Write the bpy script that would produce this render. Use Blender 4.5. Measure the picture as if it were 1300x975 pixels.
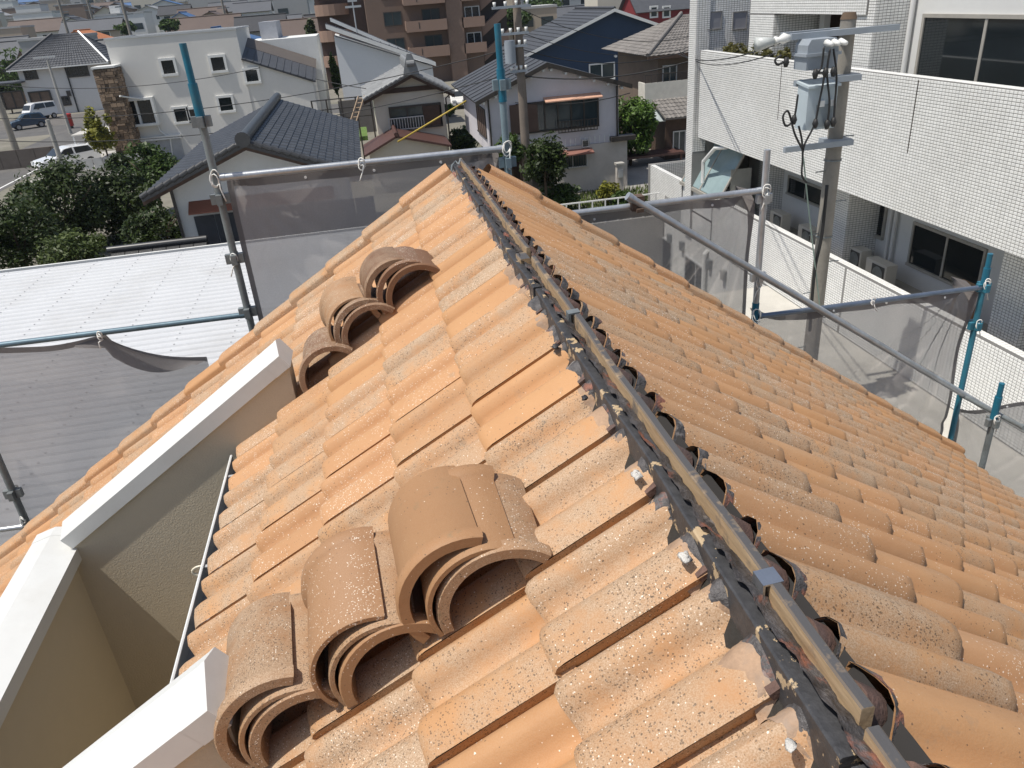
import bpy, math, random
import numpy as np
from mathutils import Vector, Matrix
random.seed(7); rng = np.random.default_rng(7)
for o in list(bpy.data.objects): bpy.data.objects.remove(o)
SC = bpy.context.scene; COL = SC.collection
R = math.radians
# ------------------------------------------------------------------ camera
FPX = 975.1; PITCH = R(26.83); ROLL = R(-4.65); YAW = R(8.7)
CAM = np.array([-0.553, 0.0, 8.80]); RZ = 7.982          # eye, ridge height
_c, _s = math.cos(PITCH), math.sin(PITCH)
_F0 = np.array([math.sin(YAW), math.cos(YAW), 0]); _R0 = np.array([math.cos(YAW), -math.sin(YAW), 0])
_Z = np.array([0, 0, 1.0])
FW = _c*_F0-_s*_Z; _u0 = _s*_F0+_c*_Z
RT = math.cos(ROLL)*_R0+math.sin(ROLL)*_u0; UP = -math.sin(ROLL)*_R0+math.cos(ROLL)*_u0
cam = bpy.data.cameras.new('camera'); camo = bpy.data.objects.new('camera', cam); COL.objects.link(camo)
cam.sensor_width = 36; cam.lens = FPX/1300*36; cam.clip_start = 0.05; cam.clip_end = 6000
m = Matrix.Identity(4)
for i in range(3):
    m[i][0], m[i][1], m[i][2], m[i][3] = RT[i], UP[i], -FW[i], CAM[i]
camo.matrix_world = m
SC.camera = camo
# ------------------------------------------------------------------ sky, sun, exposure
SUNDIR = Vector((0.43, 0.105, -1.0)).normalized()
world = bpy.data.worlds.new('World'); SC.world = world; world.use_nodes = True
wn = world.node_tree; wn.nodes.clear()
sky = wn.nodes.new('ShaderNodeTexSky'); sky.sky_type = 'NISHITA'; sky.sun_disc = False
sky.sun_elevation = math.asin(-SUNDIR.z); sky.sun_rotation = math.atan2(-SUNDIR.x, -SUNDIR.y)
sky.air_density = 1.0; sky.dust_density = 2.0; sky.ozone_density = 1.0
bg = wn.nodes.new('ShaderNodeBackground'); bg.inputs[1].default_value = 0.095
wo = wn.nodes.new('ShaderNodeOutputWorld')
wn.links.new(sky.outputs[0], bg.inputs[0]); wn.links.new(bg.outputs[0], wo.inputs[0])
sun = bpy.data.lights.new('sun', 'SUN'); sun.energy = 3.8; sun.angle = R(0.53); sun.color = (1.0, 0.955, 0.88)
suno = bpy.data.objects.new('sun', sun); COL.objects.link(suno); suno.location = (-8, -2, 25)
suno.rotation_euler = SUNDIR.to_track_quat('-Z', 'Y').to_euler()
SC.view_settings.view_transform = 'Standard'; SC.view_settings.look = 'None'
SC.view_settings.exposure = 0.20; SC.view_settings.gamma = 1.0
# ------------------------------------------------------------------ pixel helpers (direction only; distance from a plane)
def ray(x, y): return FW+RT*(x-650)/FPX-UP*(y-487.5)/FPX
def gz(x, y, z=0.0): d = ray(x, y); return CAM+d*(z-CAM[2])/d[2]
def gx(x, y, X): d = ray(x, y); return CAM+d*(X-CAM[0])/d[0]
def gy(x, y, Y): d = ray(x, y); return CAM+d*(Y-CAM[1])/d[1]
def proj(P):
    P = np.asarray(P, float)-CAM; d = P@FW
    return 650+FPX*(P@RT)/d, 487.5-FPX*(P@UP)/d, d
# ------------------------------------------------------------------ materials
MATS = {}
def nodes_of(name):
    m = bpy.data.materials.new(name); m.use_nodes = True
    return m, m.node_tree, m.node_tree.nodes['Principled BSDF']
def N(nt, t, **kw):
    n = nt.nodes.new(t)
    for k, v in kw.items():
        if k.startswith('i_'):
            key = k[2:]; key = int(key) if key.isdigit() else key
            n.inputs[key].default_value = v
        else: setattr(n, k, v)
    return n
def mixc(nt, fac, a, b, blend='MIX'):
    n = nt.nodes.new('ShaderNodeMix'); n.data_type = 'RGBA'; n.blend_type = blend
    for sock, val in ((0, fac), (6, a), (7, b)):
        if hasattr(val, 'is_output'): nt.links.new(val, n.inputs[sock])
        elif sock == 0: n.inputs[0].default_value = val
        else: n.inputs[sock].default_value = (*val, 1) if len(val) == 3 else val
    return n.outputs[2]
def mth(nt, op, a, b=None, c=None, clamp=False):
    n = nt.nodes.new('ShaderNodeMath'); n.operation = op; n.use_clamp = clamp
    for i, val in enumerate((a, b, c)):
        if val is None: continue
        if hasattr(val, 'is_output'): nt.links.new(val, n.inputs[i])
        else: n.inputs[i].default_value = val
    return n.outputs[0]
def ramp(nt, fac, *stops):
    n = nt.nodes.new('ShaderNodeValToRGB')
    el = n.color_ramp.elements
    while len(el) < len(stops): el.new(0.5)
    for e, (p, c) in zip(el, stops):
        e.position = p; e.color = (c, c, c, 1) if isinstance(c, (int, float)) else (*c, 1)
    nt.links.new(fac, n.inputs[0]); return n.outputs[0]
def noise(nt, vec, scale, detail=4, rough=0.6):
    n = N(nt, 'ShaderNodeTexNoise', i_Scale=scale, i_Detail=detail, i_Roughness=rough)
    if vec is not None: nt.links.new(vec, n.inputs['Vector'])
    return n.outputs[0]
def bump(nt, bs, h, strength=0.3, dist=0.01):
    b = N(nt, 'ShaderNodeBump', i_Strength=strength, i_Distance=dist)
    nt.links.new(h, b.inputs['Height']); nt.links.new(b.outputs[0], bs.inputs['Normal'])
def mat(name, col, rough=0.7, var=0.12, scale=3.0, bmp=0.0, bscale=60, metal=0.0, spec=0.5, dirt=None, dirtamt=0.3, rnd=0.0):
    """plain procedural surface: base colour, two noise scales of variation, fine relief"""
    if name in MATS: return MATS[name]
    m, nt, bs = nodes_of(name)
    pos = N(nt, 'ShaderNodeNewGeometry').outputs['Position']
    n1 = noise(nt, pos, scale, 5); n2 = noise(nt, pos, scale*9, 3)
    f = mth(nt, 'ADD', mth(nt, 'MULTIPLY', n1, 0.7), mth(nt, 'MULTIPLY', n2, 0.3))
    lo = tuple(max(0, c*(1-var)) for c in col); hi = tuple(min(1, c*(1+var)) for c in col)
    out = mixc(nt, ramp(nt, f, (0.3, 0.0), (0.7, 1.0)), lo, hi)
    if dirt:
        d = ramp(nt, noise(nt, pos, scale*0.45, 6, 0.7), (0.48, 0.0), (0.72, dirtamt))
        out = mixc(nt, d, out, dirt)
    if rnd:
        isl = N(nt, 'ShaderNodeNewGeometry').outputs['Random Per Island']
        k = mth(nt, 'MULTIPLY_ADD', isl, 2*rnd, 1-rnd)
        out = mixc(nt, 1.0, out, N_rgb(nt, k), 'MULTIPLY')
    nt.links.new(out, bs.inputs['Base Color'])
    bs.inputs['Roughness'].default_value = rough; bs.inputs['Metallic'].default_value = metal
    bs.inputs['Specular IOR Level'].default_value = spec
    if bmp: bump(nt, bs, noise(nt, pos, bscale, 4), bmp, 0.01)
    MATS[name] = m; return m
def N_rgb(nt, v):
    n = nt.nodes.new('ShaderNodeCombineColor')
    for i in range(3): nt.links.new(v, n.inputs[i])
    return n.outputs[0]
def glass_mat(name, col=(0.012, 0.016, 0.018), rough=0.06):
    if name in MATS: return MATS[name]
    m, nt, bs = nodes_of(name)
    pos = N(nt, 'ShaderNodeNewGeometry').outputs['Position']
    nt.links.new(mixc(nt, noise(nt, pos, 1.3, 3), tuple(c*0.6 for c in col), tuple(c*1.7 for c in col)), bs.inputs['Base Color'])
    bs.inputs['Roughness'].default_value = rough; bs.inputs['Specular IOR Level'].default_value = 0.6
    MATS[name] = m; return m
def clay_mat(name, mode, base=(0.51, 0.275, 0.122), spread=1.0, cap=False):
    """terracotta with soot/lichen specks and white flecks. mode 'obj': one object per tile, 'mesh': joined tiles"""
    m, nt, bs = nodes_of(name)
    if mode == 'obj':
        r = N(nt, 'ShaderNodeObjectInfo').outputs['Random']; vec0 = N(nt, 'ShaderNodeTexCoord').outputs['Object']
    else:
        g = N(nt, 'ShaderNodeNewGeometry'); r = N(nt, 'ShaderNodeAttribute', attribute_name='rnd').outputs['Fac']; vec0 = g.outputs['Position']
    off = nt.nodes.new('ShaderNodeCombineXYZ')
    nt.links.new(mth(nt, 'MULTIPLY', r, 37.0), off.inputs[0]); nt.links.new(mth(nt, 'MULTIPLY', r, 91.0), off.inputs[1])
    va = nt.nodes.new('ShaderNodeVectorMath'); va.operation = 'ADD'
    nt.links.new(vec0, va.inputs[0]); nt.links.new(off.outputs[0], va.inputs[1]); vec = va.outputs[0]
    r2 = mth(nt, 'FRACT', mth(nt, 'MULTIPLY', r, 7.31)); r3 = mth(nt, 'FRACT', mth(nt, 'MULTIPLY', r, 13.77))
    r4 = mth(nt, 'FRACT', mth(nt, 'MULTIPLY', r, 29.13))
    # clay body: orange to sandy pink
    big = noise(nt, vec, 7, 5, 0.6)
    c0 = mixc(nt, ramp(nt, r2, (0.0, 0.0), (1.0, 1.0)), base, (base[0]*0.96, base[1]*0.99, base[2]*1.12))
    c0 = mixc(nt, ramp(nt, big, (0.35, 0.0), (0.7, 0.55)), c0, (base[0]*0.86, base[1]*0.80, base[2]*0.78))
    k = mth(nt, 'MULTIPLY_ADD', r4, 0.13, 0.935)
    c0 = mixc(nt, 1.0, c0, N_rgb(nt, k), 'MULTIPLY')
    # weathered grey film with patchy extent, more on some tiles
    patch = noise(nt, vec, 10, 6, 0.65)
    amt = ramp(nt, r3, (0.28, 0.0), (0.56, 0.6), (1.0, 1.0))
    film = mth(nt, 'MULTIPLY', ramp(nt, patch, (0.34, 0.0), (0.60, 0.85*spread)), amt)
    c1 = mixc(nt, film, c0, (0.31, 0.225, 0.145))
    # fine sandy grain
    grain = noise(nt, vec, 420, 2, 0.5)
    c1 = mixc(nt, mth(nt, 'MULTIPLY', ramp(nt, grain, (0.40, 0.0), (0.60, 0.95)), mth(nt, 'MULTIPLY_ADD', film, 0.9, 0.10)), c1, (0.58, 0.43, 0.30))
    def specks(scale, thr, col, inp, amt_sock, thr2):
        v = N(nt, 'ShaderNodeTexVoronoi', i_Scale=scale); v.feature = 'F1'
        w = N(nt, 'ShaderNodeTexNoise', i_Scale=scale*1.3, i_Detail=2.0)
        nt.links.new(vec, w.inputs['Vector'])
        ad = nt.nodes.new('ShaderNodeVectorMath'); ad.operation = 'MULTIPLY_ADD'
        nt.links.new(w.outputs['Color'], ad.inputs[0]); ad.inputs[1].default_value = (0.6/scale,)*3; nt.links.new(vec, ad.inputs[2])
        nt.links.new(ad.outputs[0], v.inputs['Vector'])
        sep = nt.nodes.new('ShaderNodeSeparateColor'); nt.links.new(v.outputs['Color'], sep.inputs[0])
        size = mth(nt, 'MULTIPLY', sep.outputs[0], thr)           # every cell its own dot size
        keep = mth(nt, 'LESS_THAN', sep.outputs[1], amt_sock)     # and only some cells are dotted
        dot = mth(nt, 'LESS_THAN', v.outputs['Distance'], size)
        return mixc(nt, mth(nt, 'MULTIPLY', mth(nt, 'MULTIPLY', dot, keep), thr2), inp, col)
    zone = ramp(nt, noise(nt, vec, 8, 4, 0.6), (0.38, 0.0), (0.66, 1.0))
    da = mth(nt, 'MULTIPLY', zone, mth(nt, 'MULTIPLY_ADD', amt, 0.75, 0.05))
    c2 = specks(270, 0.60, (0.12, 0.085, 0.055), c1, da, 0.75)
    c2 = specks(125, 0.30, (0.10, 0.07, 0.045), c2, mth(nt, 'MULTIPLY', da, 0.34), 0.8)
    zone2 = ramp(nt, noise(nt, vec, 5.5, 4, 0.6), (0.40, 0.05), (0.68, 1.0))
    wa = mth(nt, 'MULTIPLY', zone2, ramp(nt, r2, (0.25, 0.02), (0.6, 0.30), (1.0, 0.75)))
    c3 = specks(300, 0.50, (0.80, 0.70, 0.57), c2, wa, 0.9)
    c3 = specks(130, 0.27, (0.82, 0.74, 0.62), c3, mth(nt, 'MULTIPLY', wa, 0.55), 0.85)
    # smear of grey-green on a few
    sm = mth(nt, 'MULTIPLY', ramp(nt, noise(nt, vec, 16, 5, 0.7), (0.60, 0.0), (0.72, 0.5)), ramp(nt, r4, (0.55, 0.0), (0.8, 1.0)))
    c3 = mixc(nt, mth(nt, 'MULTIPLY', sm, 1.7 if cap else 1.0, clamp=True), c3, (0.20, 0.18, 0.11) if cap else (0.24, 0.21, 0.16))
    nt.links.new(c3, bs.inputs['Base Color'])
    bs.inputs['Roughness'].default_value = 0.62 if cap else 0.68; bs.inputs['Specular IOR Level'].default_value = 0.35
    bump(nt, bs, mth(nt, 'ADD', noise(nt, vec, 260, 3), mth(nt, 'MULTIPLY', noise(nt, vec, 30, 3), 1.5)), 0.16, 0.004)
    MATS[name] = m; return m
# ------------------------------------------------------------------ mesh building
ORG = {}
class MB:
    def __init__(s): s.v = []; s.f = []
    def add(s, vs, fs):
        k = len(s.v); s.v.extend([tuple(map(float, p)) for p in vs]); s.f.extend([tuple(i+k for i in q) for q in fs]); return s
    def box(s, x0, x1, y0, y1, z0, z1):
        x0, x1 = min(x0, x1), max(x0, x1); y0, y1 = min(y0, y1), max(y0, y1); z0, z1 = min(z0, z1), max(z0, z1)
        return s.add([(x0,y0,z0),(x1,y0,z0),(x1,y1,z0),(x0,y1,z0),(x0,y0,z1),(x1,y0,z1),(x1,y1,z1),(x0,y1,z1)],
                     [(0,3,2,1),(4,5,6,7),(0,1,5,4),(1,2,6,5),(2,3,7,6),(3,0,4,7)])
    def poly(s, *pts): return s.add(pts, [tuple(range(len(pts)))])
    def ext(s, pts, vec):
        """closed prism: polygon pts extruded by vec"""
        n = len(pts); vec = np.array(vec, float); P = [np.array(p, float) for p in pts]
        nr = sum((np.cross(P[i]-P[0], P[(i+1) % n]-P[0]) for i in range(1, n-1)), np.zeros(3))
        if nr@vec > 0: P = P[::-1]
        return s.add(P+[p+vec for p in P], [tuple(range(n)), tuple(range(2*n-1, n-1, -1))]+[(i, i+n, (i+1) % n+n, (i+1) % n)[::-1][::1] for i in range(n)])
    def slab(s, a, b, c, d, t):
        """roof slab: top quad a b c d (ccw from above), thickness t downwards along its normal"""
        P = [np.array(p, float) for p in (a, b, c, d)]
        nr = np.cross(P[1]-P[0], P[3]-P[0]); nr /= np.linalg.norm(nr)
        if nr[2] < 0: P = P[::-1]; nr = -nr
        return s.ext(P, -nr*t)
    def tube(s, pts, r, n=8, cap=True):
        P = [np.array(p, float) for p in pts]; rr = r if hasattr(r, '__len__') else [r]*len(P)
        k = len(s.v); up = None
        for i, p in enumerate(P):
            t = P[min(i+1, len(P)-1)]-P[max(i-1, 0)]; t = t/(np.linalg.norm(t)+1e-12)
            if up is None:
                up = np.array([0, 0, 1.0]) if abs(t[2]) < 0.9 else np.array([1.0, 0, 0])
            a = up-t*(up@t); a /= (np.linalg.norm(a)+1e-12); b = np.cross(t, a); up = a
            for j in range(n):
                th = 2*math.pi*j/n; s.v.append(tuple(p+(a*math.cos(th)+b*math.sin(th))*rr[i]))
        for i in range(len(P)-1):
            for j in range(n):
                s.f.append((k+i*n+j, k+i*n+(j+1) % n, k+(i+1)*n+(j+1) % n, k+(i+1)*n+j))
        if cap:
            s.f.append(tuple(k+j for j in range(n))[::-1]); s.f.append(tuple(k+(len(P)-1)*n+j for j in range(n)))
        return s
    def grid(s, fn, nu, nv):
        k = len(s.v)
        for i in range(nu+1):
            for j in range(nv+1): s.v.append(tuple(map(float, fn(i/nu, j/nv))))
        for i in range(nu):
            for j in range(nv):
                a = k+i*(nv+1)+j; s.f.append((a, a+nv+1, a+nv+2, a+1))
        return s
    def mesh(s, name, smooth=False, org=(0, 0, 0)):
        me = bpy.data.meshes.new(name)
        v = np.array(s.v, float).reshape(-1, 3)-np.array(org)
        me.from_pydata(v.tolist(), [], s.f); me.update()
        if smooth: me.polygons.foreach_set('use_smooth', [True]*len(me.polygons))
        return me
    def build(s, name, material, parent=None, smooth=False, org=None, kind=None, angle=None):
        o_ = ORG[parent.name] if parent is not None else (org if org is not None else (0, 0, 0))
        me = s.mesh(name, smooth, o_); me.materials.append(material)
        if angle is not None:
            me.polygons.foreach_set('use_smooth', [True]*len(me.polygons)); me.set_sharp_from_angle(angle=R(angle))
        ob = bpy.data.objects.new(name, me); COL.objects.link(ob)
        if parent is not None: ob.parent = parent
        else: ob.location = Vector([float(q) for q in o_])
        ORG[ob.name] = o_
        if kind: ob['kind'] = kind
        return ob
def thing(name, label, cat, loc=(0, 0, 0), group=None):
    o = bpy.data.objects.new(name, None); COL.objects.link(o); o.location = [float(q) for q in loc]
    o.empty_display_size = 0.2; ORG[o.name] = tuple(float(q) for q in loc)
    o['label'] = label; o['category'] = cat
    if group: o['group'] = group
    return o
def tag(o, label, cat, group=None):
    o['label'] = label; o['category'] = cat
    if group: o['group'] = group
    return o
def box(name, material, parent, *b): return MB().box(*b).build(name, material, parent)
def copy_tree(o, parent=None):
    c = o.copy(); COL.objects.link(c); c.parent = parent
    for ch in o.children: copy_tree(ch, c)
    return c
# ------------------------------------------------------------------ shared materials
M_glass = glass_mat('window glass'); M_glass2 = glass_mat('bluish glass', (0.03, 0.045, 0.05), 0.1)
M_white = mat('white paint', (0.76, 0.76, 0.73), 0.55, 0.05, 2)
M_alu = mat('aluminium frame', (0.55, 0.56, 0.56), 0.4, 0.05, 3, metal=0.3)
M_dframe = mat('dark bronze frame', (0.05, 0.042, 0.035), 0.5)
M_galv = mat('galvanised steel', (0.46, 0.48, 0.50), 0.34, 0.18, 9, metal=0.55, bmp=0.05, dirt=(0.22, 0.21, 0.19), dirtamt=0.5)
M_galvd = mat('dull galvanised steel', (0.22, 0.245, 0.25), 0.55, 0.25, 8, metal=0.35, dirt=(0.10, 0.09, 0.08), dirtamt=0.6)
M_teal = mat('blue painted steel', (0.008, 0.135, 0.215), 0.42, 0.2, 9, dirt=(0.10, 0.16, 0.17), dirtamt=0.5)
M_cord = mat('white cord', (0.78, 0.77, 0.72), 0.8)
M_black = mat('black cable', (0.018, 0.018, 0.018), 0.6)
M_conc = mat('concrete', (0.40, 0.385, 0.35), 0.9, 0.15, 0.6, bmp=0.2, bscale=20, dirt=(0.26, 0.24, 0.21), dirtamt=0.5)
M_pole = mat('concrete pole', (0.27, 0.25, 0.215), 0.9, 0.15, 2, dirt=(0.16, 0.14, 0.12), dirtamt=0.6)
M_wood = mat('dark wood', (0.075, 0.045, 0.03), 0.75, 0.3, 6)
M_trunk = mat('bark', (0.09, 0.065, 0.045), 0.9, 0.3, 8, bmp=0.4, bscale=30)
def tilegrey(name, col, rough=0.45): return mat(name, col, rough, 0.18, 5, rnd=0.16)
# ================================================================== SETTING
def ground():
    b = MB(); P0, P1, P2, P3 = 4.6, 11.3, 21.3, 30.3
    for x0, x1, y0, y1 in ((-2500, P0, -60, 4000), (P1, 2500, -60, 4000), (P0, P1, -60, P2), (P0, P1, P3, 4000)): b.poly((x0, y0, 0), (x1, y0, 0), (x1, y1, 0), (x0, y1, 0))
    g = b.build('ground', mat('ground earth', (0.20, 0.185, 0.15), 0.95, 0.35, 0.12, bmp=0.3, bscale=6, dirt=(0.09, 0.10, 0.05), dirtamt=0.7)); g['kind'] = 'structure'
    def sheet(name, pts, z, material):
        o = MB().poly(*[(p[0], p[1], z) for p in pts]).build(name, material); o['kind'] = 'structure'; return o
    asph = mat('asphalt', (0.105, 0.102, 0.098), 0.92, 0.2, 0.8, bmp=0.3, bscale=25, dirt=(0.16, 0.15, 0.135), dirtamt=0.6)
    sheet('road', [(-30, 36), (-24, 36), (-24, 90), (-30, 90)], 0.008, asph)
    sheet('side_road', [(-70, 84), (-24, 84), (-24, 92), (-70, 92)], 0.004, asph)
    sheet('cross_road', [(-24, 84), (40, 66), (40, 74), (-24, 92)], 0.004, asph)
    sheet('parking_lot', [(-70, 92.2), (-24.1, 92.2), (-24.1, 103), (-70, 103)], 0.005, mat('old asphalt lot', (0.13, 0.12, 0.11), 0.95, 0.2, 0.6))
    sheet('driveway', [(-23.5, 55), (-15, 55), (-15, 68), (-23.5, 68)], 0.010, M_conc)
    sheet('alley', [(4.6, -20), (11.1, -20), (11.1, 21.25), (4.6, 21.25)], 0.008, mat('pale concrete', (0.52, 0.50, 0.45), 0.9, 0.12, 0.7, bmp=0.15, bscale=18, dirt=(0.36, 0.34, 0.30), dirtamt=0.5))
    sheet('paved_yard', [(11.2, 34.5), (19, 34.5), (19, 43), (11.2, 43)], 0.010, mat('yard concrete', (0.30, 0.285, 0.26), 0.95, 0.2, 0.8))
    sheet('lower_yard', [(4.6, 21.3), (11.3, 21.3), (11.3, 30.3), (4.6, 30.3)], -3.0, M_conc)
    # painted edge line of the lane
    sheet('road_marking', [(-24.55, 40), (-24.4, 40), (-24.4, 84), (-24.55, 84)], 0.012, M_white)
    # grass of the garden behind
    bb = MB()
    for i in range(9000):
        x = rng.uniform(5.2, 12.8); y = rng.uniform(30.5, 36.0)
        if rng.random() > 0.55+0.45*math.sin(x*1.7)*math.cos(y*1.3): continue
        a = rng.uniform(0, 6.28); h = rng.uniform(0.06, 0.28); w = 0.035; dx, dy = math.cos(a)*w, math.sin(a)*w
        bb.add([(x-dx, y-dy, 0), (x+dx, y+dy, 0), (x+rng.uniform(-.08, .08), y+rng.uniform(-.08, .08), h)], [(0, 1, 2)])
    g = bb.build('grass', mat('grass', (0.10, 0.135, 0.03), 0.9, 0.3, 2, rnd=0.4)); g['kind'] = 'stuff'; tag(g, 'patchy rough grass in the garden before the lilac-white house', 'grass')
ground()
# ================================================================== TILED HOUSE
SL, SR = R(34), R(36)
LV = np.array([-math.cos(SL), 0, -math.sin(SL)]); LN = np.array([-math.sin(SL), 0, math.cos(SL)])
RV = np.array([math.cos(SR), 0, -math.sin(SR)]); RN = np.array([math.sin(SR), 0, math.cos(SR)])
OFFL, OFFR = -0.064, -0.086
CW, CL, TL = 0.258, 0.298, 0.335
Y0, YG = 0.71, 4.58                    # a tile joint, last joint before the verge
NX0, NX1, NY0, NY1 = -2.17, -1.33, 1.40, 3.14   # notch (balcony) inside faces
HB = (0.0, 1.6, 0.0)
house = thing('tiled_house', 'house under the orange clay tile roof whose ridge caps are lifted off', 'house', HB)
M_clay = clay_mat('clay tile', 'obj'); M_claym = clay_mat('clay tile joined', 'mesh')
M_cap = clay_mat('clay ridge cap', 'obj', (0.375, 0.205, 0.095), 0.75, cap=True); M_cap2 = clay_mat('brown clay ridge cap', 'obj', (0.20, 0.10, 0.05), 0.6, cap=True)
M_beige = mat('beige render', (0.56, 0.485, 0.36), 0.95, 0.05, 1.5, bmp=0.28, bscale=120)
M_cream = mat('cream flat wall', (0.56, 0.485, 0.36), 0.9, 0.05, 1)
M_coping = mat('white coping', (0.66, 0.665, 0.64), 0.42, 0.035, 3, dirt=(0.50, 0.48, 0.43), dirtamt=0.45)
M_under = mat('roofing felt', (0.025, 0.023, 0.022), 0.9)
def tile_mesh():
    prof = [(-.08, .001), (.05, .004), (.09, .026), (.14, .047), (.22, .059), (.31, .050), (.36, .030), (.41, .010), (.48, .005), (.54, .010), (.59, .030), (.65, .050), (.73, .057), (.83, .053), (.92, .045), (1.0, .037)]
    n = len(prof); T = 0.022
    def z(x, pz): return pz+0.030*x/TL
    b = MB()
    rows = [0.0, 0.16, TL-0.028, TL-0.010, TL]
    drop = [0, 0, 0, 0.003, 0.0115]
    for x, d in zip(rows, drop):
        for s, pz in prof: b.v.append((x, s*CW*1.012, z(x, pz)-d))
    for i in range(len(rows)-1):
        for j in range(n-1):
            a = i*n+j; b.f.append((a, a+n, a+n+1, a+1))
    top = len(b.f)
    # butt face (own vertices)
    k = len(b.v)
    for s, pz in prof: b.v.append((TL, s*CW*1.012, z(TL, pz)-0.0115))
    for s, pz in prof: b.v.append((TL-0.006, s*CW*1.012, z(TL, pz)-T-0.006))
    for j in range(n-1): b.f.append((k+j, k+n+j, k+n+j+1, k+j+1))
    # lap edge (near side)
    k = len(b.v)
    for x, d in ((0, 0), (TL-0.010, 0.003), (TL, 0.0115)): b.v.append((x, CW*1.012, z(x, prof[-1][1])-d))
    for x in (0, TL-0.010, TL): b.v.append((x, CW*1.012-0.010, z(x, prof[-1][1])-0.035))
    b.f.append((k, k+3, k+4, k+1)); b.f.append((k+1, k+4, k+5, k+2))
    me = b.mesh('roof_tile', True); me.materials.append(M_clay)
    return me, b
TILE_ME, TILE_B = tile_mesh()
def verge_mesh():
    # raised cover tile along the gable: flat-topped roll with a skirt on the outer side (s: 0 inner .. 1 outer)
    W = 0.17
    prof = [(.06, -.005), (.0, .080), (.05, .092), (.14, .098), (.36, .100), (.58, .100), (.78, .096), (.93, .080), (1.0, .05), (1.0, -.09)]
    n = len(prof); b = MB()
    for x, lift in ((0.0, 0.0), (TL+.02-0.02, .020), (TL+.02-.004, .018), (TL+.02, .012)):
        for s, pz in prof: b.v.append((x, s*W, pz+lift if pz > 0 else pz))
    for i in range(3):
        for j in range(n-1):
            a = i*n+j; b.f.append((a, a+n, a+n+1, a+1))
    k = len(b.v)
    for s, pz in prof: b.v.append((TL+.02, s*W, pz+.012 if pz > 0 else pz))
    for s, pz in prof: b.v.append((TL+.012, .012+s*(W-.024), pz-.012 if pz > 0 else pz))
    for j in range(n-1): b.f.append((k+j, k+n+j, k+n+j+1, k+j+1))
    me = b.mesh('verge_tile', True); me.set_sharp_from_angle(angle=R(50)); me.materials.append(M_clay)
    return me, b
VERGE_ME, VERGE_B = verge_mesh()
def slope_frame(side):
    return (LV, np.array([0, -1.0, 0]), LN, OFFL) if side == 'L' else (RV, np.array([0, 1.0, 0]), RN, OFFR)
def tmat(side, dhead, yedge, sx=1.0, jit=1.0, lift=0.0):
    """yedge: Y where local s=0"""
    d, s, n, off = slope_frame(side)
    o = np.array([0, 0, RZ])+n*(off+lift+jit*random.uniform(-.0015, .0015))+d*(dhead+jit*random.uniform(-.003, .003)); o[1] = yedge+jit*random.uniform(-.002, .002)
    a = jit*random.uniform(-.006, .006); d2 = d*math.cos(a)+s*math.sin(a); s2 = s*math.cos(a)-d*math.sin(a)
    m = Matrix.Identity(4)
    for i in range(3): m[i][0], m[i][1], m[i][2], m[i][3] = d2[i]*sx, s2[i], n[i], o[i]
    return m
def notch_cut(d, yc):
    """tiles whose middle lies over the balcony or its parapets"""
    x = -d*math.cos(SL)
    return x < NX1+0.06 and x > NX0-0.22 and NY0-0.14 < yc < NY1+0.16
tiles = []      # (mesh kind, matrix, centre)
NCN = -7
def add_tile(kind, side, dhead, y, sx=1.0, lift=0.0, jit=1.0):
    m = tmat(side, dhead, y, sx, jit, lift)
    c = m @ Vector((TL*0.55, 0.13 if kind == 'roof_tile' else .08, 0.03))
    tiles.append((kind, m, np.array(c), side))
LBUTT = [0.455+CL*k for k in range(15)]
RBUTT = [0.470+CL*k for k in range(15)]
for side, butts, hd in (('L', LBUTT, 0.118), ('R', RBUTT, 0.050)):
    for k, dB in enumerate(butts):
        for j in range(NCN, 15):
            yn = Y0+CW*j; ys = yn+CW if side == 'L' else yn
            yc = yn+CW/2
            dmid = dB-CL/2
            if side == 'L':
                if notch_cut(dmid, yc): continue
                if dB > 1.36 and dB < 1.7 and NY0-0.14 < yc < NY1+0.16:     # last, short course above the balcony gutter
                    add_tile('roof_tile', side, 1.60-TL*0.86, ys, 0.86); continue
            if k == 0: L = dB-hd; add_tile('roof_tile', side, hd, ys, L/TL)
            else: add_tile('roof_tile', side, dB-TL, ys)
        # verge
        dBv = dB+0.035
        yv = YG-0.03
        d0 = dBv-TL-.02
        m_y = yv if side == 'R' else yv+0.17
        # verge mesh inner side is s=0: on R s runs +Y (inner at yv); on L s runs -Y so flip by mirroring
        tiles.append(('verge_tile', (side, max(0.02, d0), yv, (dBv-max(0.02, d0))/(TL+.02)), np.array([(-1 if side == 'L' else 1)*dB*.82, yv+.08, RZ-dB*.58]), side))
def verge_matrix(side, d0, yv, sx):
    d, s, n, off = slope_frame(side)
    o = np.array([0, 0, RZ])+n*(off+random.uniform(-.002, .002))+d*d0; o[1] = yv
    m = Matrix.Identity(4); sg = np.array([0, 1.0, 0])
    for i in range(3): m[i][0], m[i][1], m[i][2], m[i][3] = d[i]*sx, sg[i], n[i], o[i]
    return m      # on L this mirrors the mesh, harmless for a cover tile
def size_px(c):
    x, y, d = proj(c)
    if d < 0.2 or x < -60 or x > 1360 or y < -60 or y > 1035: return 0
    v = np.array(CAM-c); r = np.linalg.norm(v); return 1/r**2
deck = MB()
def deckquad(side, x0, x1, y0, y1):
    d, s, n, off = slope_frame(side); c = math.cos(SL if side == 'L' else SR)
    P = []
    for x, y in ((x0, y0), (x1, y0), (x1, y1), (x0, y1)):
        p = np.array([0, 0, RZ])+n*(off-0.012)+d*(abs(x)/c); p[1] = y; P.append(p)
    deck.slab(*P, 0.03)
YN = Y0+CW*NCN; YE = YG+0.10
deckquad('R', 0.02, 3.75, YN, YE)
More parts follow.
